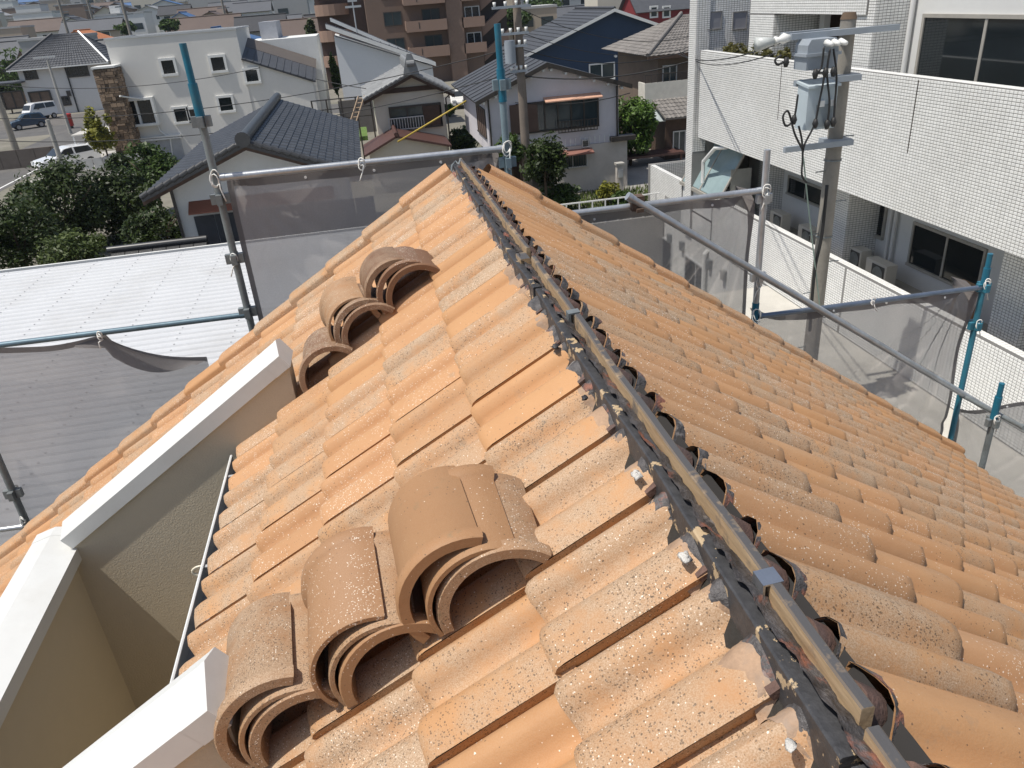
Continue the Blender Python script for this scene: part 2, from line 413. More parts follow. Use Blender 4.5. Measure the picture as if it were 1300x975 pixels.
deckquad('L', 0.02, -NX1-0.02, YN, YE)
deckquad('L', -NX1-0.02, -NX0+0.15, YN, NY0-0.12); deckquad('L', -NX1-0.02, -NX0+0.15, NY1+0.15, YE)
deckquad('L', -NX0+0.15, 3.80, YN, YE)
roof = deck.build('roof', M_under, house)
HV = Vector(HB)
order = sorted(range(len(tiles)), key=lambda i: -size_px(tiles[i][2]))
# what the photograph shows and is biggest becomes single pieces (up to 300 of each kind); the rest is joined
vis = [i for i in order if tiles[i][0] == 'roof_tile' and size_px(tiles[i][2]) > 0]
single = set(vis[:298]) | set([i for i in order if tiles[i][0] == 'verge_tile' and size_px(tiles[i][2]) > 0])
rest = MB(); rnds = []
for i, (kind, mm, c, side) in enumerate(tiles):
    if kind == 'verge_tile': mm = verge_matrix(*mm)
    if i in single:
        o = bpy.data.objects.new(kind, TILE_ME if kind == 'roof_tile' else VERGE_ME); COL.objects.link(o); o.parent = roof
        o.matrix_local = Matrix.Translation(-HV) @ mm
    else:
        b = TILE_B if kind == 'roof_tile' else VERGE_B
        A = np.array(mm); V = np.array(b.v)@A[:3, :3].T+A[:3, 3]
        rest.add(V, b.f); rnds.extend([random.random()]*len(b.v))
ro = rest.build('roof_tile', M_claym, roof, True, kind='stuff'); ro.data.set_sharp_from_angle(angle=R(50))
at = ro.data.attributes.new('rnd', 'FLOAT', 'POINT'); at.data.foreach_set('value', rnds)
# ---- house body, gable, balcony
M_wall = mat('house render', (0.50, 0.45, 0.36), 0.9, 0.06, 1, bmp=0.3, bscale=50)
w = MB()
ex, exr = 3.35, 3.35
zl = RZ-ex*math.tan(SL)-0.16; zr = RZ-exr*math.tan(SR)-0.2
for y0, y1 in ((YN+.3, YN+.45), (4.20, 4.35)):
    w.ext([(-ex, y0, 0), (exr, y0, 0), (exr, y0, zr), (0, y0, RZ-0.2), (-ex, y0, zl)], (0, y1-y0, 0))
w.box(exr-.15, exr, YN+.45, 4.20, 0, zr)
w.box(-ex, -ex+.15, YN+.45, NY0-.2, 0, zl); w.box(-ex, -ex+.15, NY0-.2, NY1+.2, 0, zl); w.box(-ex, -ex+.15, NY1+.2, 4.20, 0, zl)
w.build('wall', M_wall, house)
ZF = 3.4
def ztop(x): return RZ-0.542-0.664*(abs(x)-1.05)         # underside of the sloping coping
def wallpoly(y0, y1, x0=NX0-0.14, x1=-1.04):
    return MB().ext([(x0, y0, ZF-.1), (x1, y0, ZF-.1), (x1, y0, ztop(x1)), (NX0, y0, ztop(NX0)), (x0, y0, ztop(NX0))], (0, y1-y0, 0))
bf = wallpoly(NY1, NY1+0.13).build('balcony_wall', M_beige, house); bf['label'] = 'rough beige rendered wall of the roof balcony'
bn = wallpoly(NY0-0.13, NY0).build('balcony_wall', M_beige, house)
bo = MB().box(NX0-0.14, NX0, NY0, NY1, ZF-.1, ztop(NX0)-.07).build('balcony_wall', M_cream, house)
bi = MB().box(NX1+.13, NX1+.25, NY0, NY1, ZF-.1, 6.92).build('balcony_wall', M_beige, house)
box('balcony_floor', M_conc, house, NX0, NX1+.13, NY0, NY1, ZF-.09, ZF)
M_joint = mat('sealed joint', (0.16, 0.13, 0.085), 0.8)
box('wall_joint', M_joint, bo, NX0-.002, NX0+.003, 2.13, 2.138, ZF, ztop(NX0)-.09)
def coping_profile(): # (across, up) from -1..: near edge, far edge
    return [(-.081, -.005), (-.081, .060), (.034, .092), (.088, .074), (.088, -.005)]
def sloped_coping(name, yc):
    b = MB(); x0, x1 = -1.045, NX0+0.02
    NVX, NVZ = -math.sin(R(33.6)), math.cos(R(33.6))
    def at_(x, a, h): return (x+NVX*h, yc+a, ztop(x)+NVZ*h)
    sec = lambda x: [at_(x, a, h) for a, h in coping_profile()]
    A, B = sec(x0), sec(x1); n = 5
    b.add(A+B, [tuple(range(n)), tuple(range(2*n-1, n-1, -1))]+[(i, (i+1) % n, (i+1) % n+n, i+n)[::-1] for i in range(n)])
    o = b.build(name, M_coping, house)
    # folded end cap: a thin plate lapping over the upper end
    e = MB(); A = [at_(x0+.002, a*1.03, h*1.04-.002) for a, h in coping_profile()]
    e.ext([(x, y, z) for x, y, z in A], (0.010, 0, 0.007)); e.build('end_cap', M_coping, o)
    e = MB(); x = x0-.055; A = [at_(x, a*1.02, h*1.015-.001) for a, h in coping_profile()]
    B = [at_(x0+.003, a*1.02, h*1.015-.001) for a, h in coping_profile()]
    e.add(A+B, [(i, (i+1) % n, (i+1) % n+n, i+n) for i in range(n-1)]); e.build('lap_strip', M_coping, o)
    return o
sloped_coping('coping', NY1+.065); sloped_coping('coping', NY0-.065)
b = MB(); xc = NX0-.07; zc = ztop(NX0)-.075
pr_ = [(-.125, -.005), (-.125, .058), (-.035, .085), (.105, .062), (.105, -.005)]
b.ext([(xc+a, NY0-.16, zc+h+.012) for a, h in pr_], (0, NY1-NY0+.30, 0)); oc = b.build('coping', M_coping, house)
b = MB(); b.ext([(xc+a*1.01, NY1+.10, zc+h*1.02+.012) for a, h in pr_], (0, 0.07, 0)); b.build('lap_strip', M_coping, oc)
# gutter along the short eave over the balcony
gxx = -1.328; gzz = RZ-1.328*math.tan(SL)-0.060
g = MB(); pts = [(.035, .03), (.032, -.02), (.015, -.035), (-.015, -.035), (-.032, -.02), (-.035, .03)]
for (a, h), (a2, h2) in zip(pts[:-1], pts[1:]): g.ext([(gxx+a, NY0+.01, gzz+h), (gxx+a2, NY0+.01, gzz+h2), (gxx+a2*.96, NY0+.01, gzz+h2+.003), (gxx+a*.96, NY0+.01, gzz+h+.003)], (0, NY1-NY0-.03, 0))
gut = g.build('gutter', mat('grey gutter', (0.20, 0.215, 0.23), 0.45, 0.08, 4), house)
MB().tube([(gxx-.037, NY0+.01, gzz+.032), (gxx-.037, NY1-.02, gzz+.032)], .0055, 6).build('bead', mat('pale gutter bead', (0.72, 0.73, 0.72), 0.4), gut)
for yy in (1.75, 2.35, 2.95): box('bracket', M_alu, gut, gxx-.045, gxx+.03, yy, yy+.014, gzz+.022, gzz+.027)
hk = MB().tube([(gxx-.04+.030*math.cos(t)-.012, 2.37, gzz+.0+.02*math.sin(t)) for t in np.linspace(.4, 5.6, 14)], .005, 6, ).build('hook', mat('cream hook', (0.68, 0.62, 0.48), 0.5), gut)
# flashing strip where far parapet meets tiles
box('flashing', M_galvd, house, -1.36, -1.03, NY1-.006, NY1-.002, 6.95, 7.02)
# ---- ridge: core, battens, sealant, broken tile ends
M_blackb = mat('black painted batten', (0.022, 0.022, 0.024), 0.5, 0.3, 6)
def chipped():
    m, nt, bs = nodes_of('chipped black batten')
    pos = N(nt, 'ShaderNodeNewGeometry').outputs['Position']
    f = ramp(nt, noise(nt, pos, 17, 6, 0.62), (0.60, 0.0), (0.615, 1.0))
    dk = mixc(nt, noise(nt, pos, 40, 4), (0.014, 0.014, 0.015), (0.085, 0.085, 0.09))
    c = mixc(nt, f, dk, (0.48, 0.36, 0.22)); nt.links.new(c, bs.inputs['Base Color'])
    bs.inputs['Roughness'].default_value = 0.5
    bump(nt, bs, noise(nt, pos, 45, 5), 0.5, 0.006); return m
def timber():
    m, nt, bs = nodes_of('weathered timber')
    tc = N(nt, 'ShaderNodeNewGeometry').outputs['Position']
    mp = N(nt, 'ShaderNodeMapping'); mp.inputs['Scale'].default_value = (14, 1.2, 14); nt.links.new(tc, mp.inputs[0])
    g = noise(nt, mp.outputs[0], 6, 6, 0.7)
    c = mixc(nt, ramp(nt, g, (0.3, 0.0), (0.7, 1.0)), (0.32, 0.21, 0.11), (0.56, 0.40, 0.235))
    d = ramp(nt, noise(nt, tc, 11, 5, 0.65), (0.56, 0.0), (0.68, 0.85)); c = mixc(nt, d, c, (0.12, 0.11, 0.105))
    sx = nt.nodes.new('ShaderNodeSeparateXYZ'); nt.links.new(N(nt, 'ShaderNodeNewGeometry').outputs['True Normal'], sx.inputs[0])
    tp = mth(nt, 'MULTIPLY', ramp(nt, sx.outputs[2], (0.55, 0.0), (0.75, 1.0)), ramp(nt, noise(nt, tc, 16, 5, 0.6), (0.34, 0.35), (0.46, 1.0)))
    c = mixc(nt, tp, c, (0.075, 0.073, 0.075))
    nt.links.new(c, bs.inputs['Base Color']); bs.inputs['Roughness'].default_value = 0.85
    bump(nt, bs, g, 0.4, 0.004); return m
def tar():
    m, nt, bs = nodes_of('old sealant')
    pos = N(nt, 'ShaderNodeNewGeometry').outputs['Position']
    a = noise(nt, pos, 20, 6, 0.7); b_ = noise(nt, pos, 13, 5, 0.65); c_ = noise(nt, pos, 9, 5, 0.6)
    col = mixc(nt, ramp(nt, a, (0.35, 0.0), (0.65, 1.0)), (0.030, 0.028, 0.029), (0.13, 0.12, 0.118))
    col = mixc(nt, ramp(nt, b_, (0.55, 0.0), (0.64, 0.85)), col, (0.30, 0.115, 0.07))
    col = mixc(nt, ramp(nt, c_, (0.62, 0.0), (0.68, 0.75)), col, (0.33, 0.30, 0.28))
    nt.links.new(col, bs.inputs['Base Color']); bs.inputs['Roughness'].default_value = 0.55
    bump(nt, bs, mth(nt, 'ADD', a, noise(nt, pos, 90, 4)), 0.7, 0.01); return m
M_chip, M_timber, M_tar = chipped(), timber(), tar()
ridge = MB().ext([(-.125, YN, RZ-.165), (.05, YN, RZ-.165), (-.015, YN, RZ-.095), (-.085, YN, RZ-.095)], (0, YE-YN-.1, 0)).build('ridge_board', mat('dark ridge board', (0.03, 0.027, 0.023), 0.8, 0.3, 9, bmp=0.4), house)
def wobble_bar(x0, x1, z0, z1, ya, yb, amp=.0025, n=None, seed=0):
    n = n or max(2, int((yb-ya)/.05)); b = MB(); ph = seed*1.7
    for i in range(n+1):
        y = ya+(yb-ya)*i/n; dx = amp*(math.sin(y*5+ph)+math.sin(y*13+ph*2)*.5); dz = amp*.8*math.sin(y*7+ph*3)
        ch = .003
        for (x, z) in ((x0, z0), (x1, z0), (x1, z1-ch), (x1-ch, z1), (x0+ch, z1), (x0, z1-ch)): b.v.append((x+dx, y, z+dz))
    for i in range(n):
        for j in range(6): b.f.append((i*6+j, i*6+(j+1) % 6, (i+1)*6+(j+1) % 6, (i+1)*6+j)[::-1])
    b.f.append(tuple(range(6))); b.f.append(tuple(n*6+j for j in range(6))[::-1]); return b
segs = [(YN, .545), (.56, 2.35), (2.362, 3.55), (3.565, YE-.05)]
for i, (a, c_) in enumerate(segs): wobble_bar(-.096+.003*(i % 2), -.058, RZ-.13, RZ-.050+(.004 if i == 0 else 0), a, c_, seed=i).build('black_batten', M_chip, ridge)
segs = [(YN, .58), (.60, 2.02), (2.035, 2.62), (2.72, 4.66)]
for i, (a, c_) in enumerate(segs): wobble_bar(-.050+.002*i, -.029, RZ-.12, RZ-.022-(.008 if i == 0 else 0), a, c_, seed=i+5).build('timber_batten', M_timber, ridge)
wobble_bar(-.084, -.046, RZ-.10, RZ-.036, 2.63, 2.71, seed=9).build('timber_block', M_timber, ridge)
# metal strap clip on the batten
cy = .84
MB().ext([(-.058, cy, RZ-.080), (-.054, cy, RZ-.080), (-.054, cy, RZ-.027), (-.024, cy, RZ-.025), (-.024, cy, RZ-.022), (-.058, cy, RZ-.024)], (0, .035, 0)).box(-.075, -.054, cy+.004, cy+.03, RZ-.083, RZ-.079).build('metal_clip', mat('bright zinc', (0.55, 0.56, 0.57), 0.3, 0.1, 30, metal=0.9), ridge)
MB().ext([(-.060, 2.03, RZ-.08), (-.052, 2.03, RZ-.08), (-.052, 2.03, RZ-.026), (-.024, 2.03, RZ-.024), (-.024, 2.03, RZ-.020), (-.060, 2.03, RZ-.022)], (0, .03, 0)).build('metal_clip', M_galvd, ridge)
def h2(x, y):
    v = math.sin(x*127.1+y*311.7)*43758.5453; return v-math.floor(v)
def vn(x, y):
    xi, yi = math.floor(x), math.floor(y); fx, fy = x-xi, y-yi; fx = fx*fx*(3-2*fx); fy = fy*fy*(3-2*fy)
    return (h2(xi, yi)*(1-fx)+h2(xi+1, yi)*fx)*(1-fy)+(h2(xi, yi+1)*(1-fx)+h2(xi+1, yi+1)*fx)*fy
PROFX, PROFZ = zip(*[(0, .004), (.05, .004), (.09, .026), (.14, .047), (.22, .059), (.31, .050), (.36, .030), (.41, .010), (.48, .005), (.54, .010), (.59, .030), (.65, .050), (.73, .057), (.83, .053), (.92, .045), (1.0, .037)])
def pz(s): return float(np.interp(s % 1.0, PROFX, PROFZ))
def sealant(side, d_in, d_out, jag, name, material, h0, follow, seed=0.0, NV=9):
    """ragged smear along the ridge; 'follow' = how far it hugs the tile profile"""
    d, s, n, off = slope_frame(side); b = MB(); NU = int((YE-YN)/.009)
    for i in range(NU+1):
        y = YN+(YE-.06-YN)*i/NU
        fr = (y-Y0)/CW; sp = (1-fr % 1.0) if side == 'L' else fr % 1.0
        wv = d_out+jag*(vn(y*11+seed, 3)-.5)*2+jag*.8*(vn(y*38+seed, 7)-.5)*2+jag*.3*(vn(y*95+seed, 7)-.5)
        for j in range(NV+1):
            t = j/NV; dd = d_in+(wv-d_in)*t
            if 'smear' in name: t0 = 1.0
            else: t0 = min(1, t*follow)
            h = h0*(.35+.9*vn(y*34+seed, t*3+1)+.5*vn(y*90+seed, t*7))*(1-t**4)-.0015*t
            lift = .030*max(0.0, min(1.0, (dd-.118)/.337)) if side == 'L' else .030*max(0.0, (dd-.05)/.42)
            base = (pz(sp)+lift)*t0
            p = np.array([0, 0, RZ])+n*(off+base+h)+d*dd; p[1] = y+.004*(vn(y*60, t*9)-.5); b.v.append(tuple(p))
    for i in range(NU):
        for j in range(NV):
            a = i*(NV+1)+j; q = (a, a+1, a+NV+2, a+NV+1); b.f.append(q if side == 'R' else q[::-1])
    o = b.build(name, material, ridge, True); return o
M_smear = mat('grey sealant smear', (0.36, 0.235, 0.15), 0.8, 0.3, 18, bmp=0.3, bscale=70, dirt=(0.30, 0.25, 0.21), dirtamt=0.9)
sealant('L', .095, .142, .012, 'sealant', M_tar, .0045, 12.0); sealant('L', .125, .160, .022, 'sealant_smear', M_smear, .0015, 12.0, 4.4, 6)
sealant('R', -.045, .030, .010, 'sealant', M_tar, .012, .1, 2.2); sealant('R', .051, .070, .014, 'sealant_smear', M_tar, .0012, 12.0, 8.1, 4)
# lumps of crumbled mortar
def lump(c, r, seed, material, name='mortar_lump'):
    b = MB(); nu, nv = 7, 9
    for i in range(nu+1):
        th = math.pi*i/nu
        for j in range(nv):
            ph = 2*math.pi*j/nv; k = r*(.6+.8*h2(i*3+seed, j*7+seed*1.3))
            b.v.append((c[0]+k*math.sin(th)*math.cos(ph), c[1]+1.4*k*math.sin(th)*math.sin(ph), c[2]+.55*k*math.cos(th)))
    for i in range(nu):
        for j in range(nv): b.f.append((i*nv+j, i*nv+(j+1) % nv, (i+1)*nv+(j+1) % nv, (i+1)*nv+j)[::-1])
    return b.build(name, material, ridge, True)
M_mort = mat('pale mortar', (0.56, 0.54, 0.50), 0.95, 0.25, 60, bmp=0.6, bscale=120)
M_tard = mat('tar lump', (0.035, 0.033, 0.035), 0.5, 0.4, 40)
for k, (px, py) in enumerate([(808, 603), (742, 505), (870, 706), (705, 440), (1003, 946)]):
    r = ray(px, py); P0 = np.array([0, 0, RZ])+LN*.01; p = CAM+r*(((P0-CAM)@LN)/(r@LN))
    lump(p, .007+.006*h2(k, 5), k, M_mort if k in (0, 2, 4) else M_tard)
# broken tile head collars: open roll ends on the far slope, stubs on the near slope
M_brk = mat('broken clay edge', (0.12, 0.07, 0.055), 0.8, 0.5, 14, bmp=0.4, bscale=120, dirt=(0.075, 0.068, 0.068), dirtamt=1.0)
def collar(side, d0, y, R_, L):
    d, s, n, off = slope_frame(side); b = MB(); k = 10
    base = np.array([0, 0, RZ])+n*(off+.002); base[1] = y
    for i in range(k+1):
        a = math.pi*i/k; ro_, ri = R_*(1+.10*(h2(i, y*9)-.5)), R_*.74
        for rr, dd in ((ro_, d0+.006*h2(i, y)), (ro_*.95, d0+L), (ri, d0+.004*h2(i, y)), (ri*.95, d0+L)):
            b.v.append(tuple(base+s*(rr*math.cos(a))+n*(rr*math.sin(a)*1.0)+d*dd))
    for i in range(k):
        a = i*4; b.f += [(a, a+1, a+5, a+4), (a, a+4, a+6, a+2), (a+2, a+6, a+7, a+3), (a+1, a+3, a+7, a+5)]
    o = b.build('tile_head', M_brk, ridge, angle=70); return o
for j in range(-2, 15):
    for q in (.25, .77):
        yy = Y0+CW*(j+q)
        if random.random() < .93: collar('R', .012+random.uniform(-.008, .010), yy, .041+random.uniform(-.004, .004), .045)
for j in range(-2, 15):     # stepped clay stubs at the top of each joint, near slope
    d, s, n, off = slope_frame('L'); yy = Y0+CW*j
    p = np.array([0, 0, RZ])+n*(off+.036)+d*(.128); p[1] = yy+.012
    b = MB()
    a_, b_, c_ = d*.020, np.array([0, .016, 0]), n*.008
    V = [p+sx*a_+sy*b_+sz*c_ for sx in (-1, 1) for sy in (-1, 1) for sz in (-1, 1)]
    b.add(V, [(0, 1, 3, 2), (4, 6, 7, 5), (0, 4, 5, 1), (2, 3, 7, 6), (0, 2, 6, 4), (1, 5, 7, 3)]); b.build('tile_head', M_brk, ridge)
# bent tin end strip at the far tip of the ridge
MB().tube([(-.115, 4.56, RZ-.09), (-.10, 4.58, RZ-.045), (-.075, 4.60, RZ-.03), (-.06, 4.57, RZ-.05), (-.075, 4.54, RZ-.06), (-.045, 4.60, RZ-.02), (-.02, 4.62, RZ-.05)], .006, 6).build('tin_strip', M_galvd, ridge)
# ================================================================== RIDGE CAP TILES (loose stacks)
def cap_mesh(name, flange, Rr=.138, mt=None):
    """half-round cap; local x across (chord), y along axis 0..L, z up; flange at y=0 ('near') or y=L ('far') or None"""
    L, T, A = .300, .0125, R(74); k = 18
    z0 = -Rr*math.cos(A)
    if flange == 'near': st = [(0, .010), (.006, .014), (.030, .014), (.040, .007), (.048, 0), (L-.004, 0), (L, -.003)]
    elif flange == 'far': st = [(0, -.003), (.004, 0), (L-.048, 0), (L-.040, .007), (L-.030, .014), (L-.006, .014), (L, .010)]
    else: st = [(0, -.003), (.004, 0), (L-.004, 0), (L, -.003)]
    b = MB(); n = k+1
    for y, e in st:
        for i in range(n):
            a = -A+2*A*i/k; b.v.append((math.sin(a)*(Rr+e), y, math.cos(a)*(Rr+e)+z0))
    for q in range(len(st)-1):
        for i in range(k): a = q*n+i; b.f.append((a, a+1, a+n+1, a+n))
    ins = len(b.v)
    for y in (0.0, L):
        for i in range(n):
            a = -A+2*A*i/k; b.v.append((math.sin(a)*(Rr-T), y, math.cos(a)*(Rr-T)+z0))
    for i in range(k): a = ins+i; b.f.append((a+n, a+n+1, a+1, a))
    def ring(yidx, inner, rev):
        for i in range(k):
            q = (yidx*n+i, inner+i, inner+i+1, yidx*n+i+1); b.f.append(q[::-1] if rev else q)
    ring(0, ins, False); ring(len(st)-1, ins+n, True)
    for i in (0, k):   # feet
        q = [0*n+i]+[s*n+i for s in range(1, len(st))]+[ins+n+i, ins+i]; b.f.append(tuple(q) if i else tuple(q[::-1]))
    me = b.mesh(name, True); me.set_sharp_from_angle(angle=R(45)); me.materials.append(mt or M_cap); return me
CAPS = {f: cap_mesh('ridge_cap_tile', f) for f in ('near', 'far')}; CAPS2 = {f: cap_mesh('ridge_cap_tile', f, mt=M_cap2) for f in ('near', 'far')}
def cap(X, Y, lift, shift, flange, rot, label, tilt=0.0, roll=0.0):
    """chord centre at X on the left slope, near end at Y; lifted off the tiles, pushed down the slope, turned"""
    o = bpy.data.objects.new('ridge_cap_tile', (CAPS2 if Y > 2.5 and 'grey-stained' not in label else CAPS)[flange]); COL.objects.link(o)
    d = -X/math.cos(SL)
    p = np.array([0, 0, RZ])+LV*(d+shift)+LN*lift; p[1] = Y
    ex_ = -LV; ey = np.array([0, 1.0, 0]); ez = LN
    m = Matrix.Identity(4)
    for i in range(3): m[i][0], m[i][1], m[i][2], m[i][3] = ex_[i], ey[i], ez[i], p[i]
    o.matrix_world = m @ Matrix.Rotation(R(rot), 4, 'Z') @ Matrix.Rotation(R(tilt), 4, 'X') @ Matrix.Rotation(R(roll), 4, 'Y')
    tag(o, label, 'roof tile', 'half-round ridge cap tiles stacked on the roof'); return o
nest = .033
def stack(X, Y, spec, where, rot=0):
    for i, (fl, sh, dy, rt, word) in enumerate(spec):
        cap(X, Y+dy, .004+nest*i, sh, fl, rot+rt, f'{word} half-round clay ridge cap of the stack {where}', tilt=(0.0, 1.2, 2.0)[i] if len(spec) > 1 else 0, roll=(0, -13, -24)[i] if len(spec) > 1 else 0)
stack(-.43, 1.215, [('near', 0.0, 0, 0, 'bottom'), ('far', .026, .004, 2, 'middle'), ('near', .062, .015, 4, 'topmost')], 'of three large stacks closest to the ridge', -1)
stack(-.655, 1.220, [('near', 0.0, 0, 0, 'bottom'), ('far', .024, .006, -1, 'middle'), ('far', .052, .014, 1, 'topmost, back-collared,')], 'between two other large stacks', 2)
stack(-.875, 1.235, [('near', 0.0, 0, 0, 'bottom'), ('far', .022, .004, 1, 'middle'), ('near', .045, .010, 3, 'topmost')], 'standing against the near white coping end', 2)
stack(-.452, 3.20, [('near', 0.0, 0, 0, 'bottom'), ('near', .032, .012, 2, 'middle'), ('near', .075, .03, 6, 'topmost, slipped,')], 'by the ridge near the far gable', 1)
stack(-.668, 3.18, [('near', 0.0, 0, 0, 'bottom'), ('near', .022, .015, 2, 'middle'), ('far', .05, .045, 4, 'topmost, grey-stained,')], 'next to the single cap lying alone', 3)
cap(-.875, 3.12, .004, 0, 'near', 3, 'single brown ridge cap lying alone by the far white coping end')
# ================================================================== SCAFFOLD
YS = 5.20
def gs(x, y, dy=0): return gy(x, y, YS+dy)
def scaffold_post(px, topz, label, tealtop=0.0, botz=0.0, r=.0243, X=None, tealbot=None, Y=YS, pockets=(), main=None):
    X = X if X is not None else gs(*px)[0]
    t = thing('scaffold_post', label, 'scaffold post', (X, Y, botz), 'scaffold posts beyond the gable')
    zt = topz-tealtop
    MB().tube([(X, Y, botz), (X, Y, zt)], r, 14).build('tube', main or M_galvd, t, angle=40)
    if tealtop:
        MB().tube([(X, Y, zt-.02), (X, Y, zt+.18)], r+.004, 14).build('coupler', M_teal, t, angle=40)
        MB().tube([(X, Y, zt+.10), (X, Y, topz)], r-.003, 14).build('spigot', M_teal, t, angle=40)
    for z in pockets:
        q = MB()
        for ax, ay in ((1, 0), (-1, 0), (0, 1), (0, -1)):
            q.box(X+ax*r-.018+ax*.016, X+ax*r+.018+ax*.016, Y+ay*r-.018+ay*.016, Y+ay*r+.018+ay*.016, z-.032, z+.032)
        q.build('pocket', main or M_galvd, t)
    return t
zL = gs(230, 55)[2]; XL = gs(272, 220)[0]; XC = gs(640, 150)[0]; XP1 = gs(966, 300)[0]; XP2 = gs(1232, 440)[0]
zrailL = gs(460, 206)[2]; zrail1 = gs(850, 256)[2]; zrail2 = gs(1105, 381)[2]; zraill = gs(150, 421)[2]
scaffold_post(None, zL, 'grey scaffold post with blue spigot top beside the black-tiled roof', .40, X=XL, pockets=(zL-.44, zrailL-.13, zraill+.40, zraill+.02))
scaffold_post(None, gs(632, 30)[2], 'blue-grey scaffold post with blue spigot top behind the ridge tip', .44, X=XC, pockets=(gs(640, 107)[2], zrailL-.10), main=mat('blue-grey painted steel', (0.17, 0.235, 0.265), 0.5, 0.2, 8))
p1 = scaffold_post(None, gs(975, 190)[2], 'plain grey scaffold post with a blue band low down', 0, X=XP1, pockets=(zrail1-.06, zrail2+.33), main=M_galv)
MB().tube([(XP1, YS, zrail2-.3), (XP1, YS, zrail2+.12)], .0275, 14).build('blue_band', M_teal, p1, angle=40)
scaffold_post(None, gs(1258, 322)[2], 'teal scaffold post carrying the lower rail end', .30, X=XP2, pockets=(zrail2-.03, zrail2-.37), main=mat('teal painted steel', (0.03, 0.17, 0.24), 0.5, 0.25, 7))
XP3 = gx_ = gs(1258, 545, -.55)[0]
scaffold_post(None, gs(1270, 487, -.55)[2], 'short scaffold post with blue top beyond the right eave', .30, X=XP3, Y=YS-.55, pockets=(gs(1262, 530, -.55)[2]-.04,))
XPl = gs(10, 610)[0]
scaffold_post(None, gs(0, 575)[2]+.12, 'weathered scaffold post half hidden by the loose mesh sheet', 0, X=XPl, pockets=(gs(5, 628)[2],))
def rail(name, a, b, r, label, material=M_galv, clamps=()):
    mid = (np.array(a)+np.array(b))/2
    t = thing(name, label, 'scaffold rail', mid, 'scaffold rails')
    MB().tube([a, b], r, 16).build('tube', material, t, angle=40)
    d = np.array(b)-np.array(a); d /= np.linalg.norm(d)
    for e, sg in ((np.array(a), 1), (np.array(b), -1)):
        MB().tube([e-d*.004*sg, e+d*.03*sg], r*1.12, 16).build('end_fitting', material, t, angle=40)
    for c in clamps:
        q = MB(); q.box(c[0]-.045, c[0]+.045, c[1]-.04, c[1]+.045, c[2]-.05, c[2]+.05); q.box(c[0]-.02, c[0]+.03, c[1]-.07, c[1]-.03, c[2]-.055, c[2]-.03)
        q.build('clamp', mat('rusty clamp', (0.10, 0.065, 0.045), 0.8, 0.4, 30), t)
    return t
rail('scaffold_rail', (XL+.03, YS, zrailL), (XC-.03, YS, zrailL-.01), .0225, 'bright galvanised rail along the top of the wide mesh sheet')
rail('scaffold_rail', (XC+.03, YS, zrail1), (XP1-.03, YS, zrail1), .0225, 'grey rail between the gable and the plain grey post')
rail('scaffold_rail', (XP1+.03, YS, zrail2), (XP2-.03, YS, zrail2-.03), .0205, 'slim lower rail ending at the teal post', mat('bluish galvanised steel', (0.20, 0.24, 0.30), 0.4, 0.2, 9, metal=0.7))
rail('scaffold_rail', (XPl-1.2, YS, zraill+.03), (XL-.03, YS, zraill), .0195, 'thin grey and blue rail above the white sheet-metal roof', mat('grey blue rail steel', (0.11, 0.17, 0.21), 0.5, 0.3, 3, metal=0.3))
pa = gs(797, 249, -.06); pb = gs(1300, 546, -.06); pdir = (pb-pa)
rail('raking_rail', tuple(pa), tuple(pa+pdir*1.35), .0265, 'long galvanised rail raking down parallel to the tile roof', clamps=[tuple(pa+pdir*.02+np.array([0, .03, -.01]))])
rail('scaffold_rail', (XP2, YS-.02, gs(1222, 500)[2]), tuple(np.array(gs(1300, 543, -.80))), .019, 'short thin rail joining the teal post and the short post', M_galvd)
rail('scaffold_rail', (XPl-.8, YS-.02, gs(0, 668)[2]), (XPl-.02, YS-.02, gs(20, 668)[2]), .02, 'stub of low rail at the weathered post', M_galv)
# mesh sheets
def mesh_mat(name, op, col):
    m, nt, bs = nodes_of(name)
    nt.nodes.remove(bs); out = nt.nodes['Material Output']
    pos = N(nt, 'ShaderNodeNewGeometry').outputs['Position']
    n1 = noise(nt, pos, 2.5, 4); n2 = noise(nt, pos, 160, 2)
    c = mixc(nt, n1, tuple(q*.85 for q in col), tuple(q*1.15 for q in col))
    df = nt.nodes.new('ShaderNodeBsdfDiffuse'); tl = nt.nodes.new('ShaderNodeBsdfTranslucent'); tp = nt.nodes.new('ShaderNodeBsdfTransparent')
    nt.links.new(c, df.inputs[0]); nt.links.new(c, tl.inputs[0])
    m1 = nt.nodes.new('ShaderNodeMixShader'); m1.inputs[0].default_value = .35; nt.links.new(df.outputs[0], m1.inputs[1]); nt.links.new(tl.outputs[0], m1.inputs[2])
    m2 = nt.nodes.new('ShaderNodeMixShader')
    nt.links.new(mth(nt, 'MULTIPLY_ADD', n2, .22, op-.11), m2.inputs[0]); nt.links.new(tp.outputs[0], m2.inputs[1]); nt.links.new(m1.outputs[0], m2.inputs[2])
    nt.links.new(m2.outputs[0], out.inputs[0]); return m
M_mesh = mesh_mat('grey safety mesh', .78, (0.40, 0.37, 0.355)); M_mesh2 = mesh_mat('thin safety mesh', .64, (0.33, 0.305, 0.29))
M_meshd = mesh_mat('dense mesh hem', .9, (0.22, 0.205, 0.20))
M_grom = mat('eyelet', (0.75, 0.75, 0.74), 0.4)
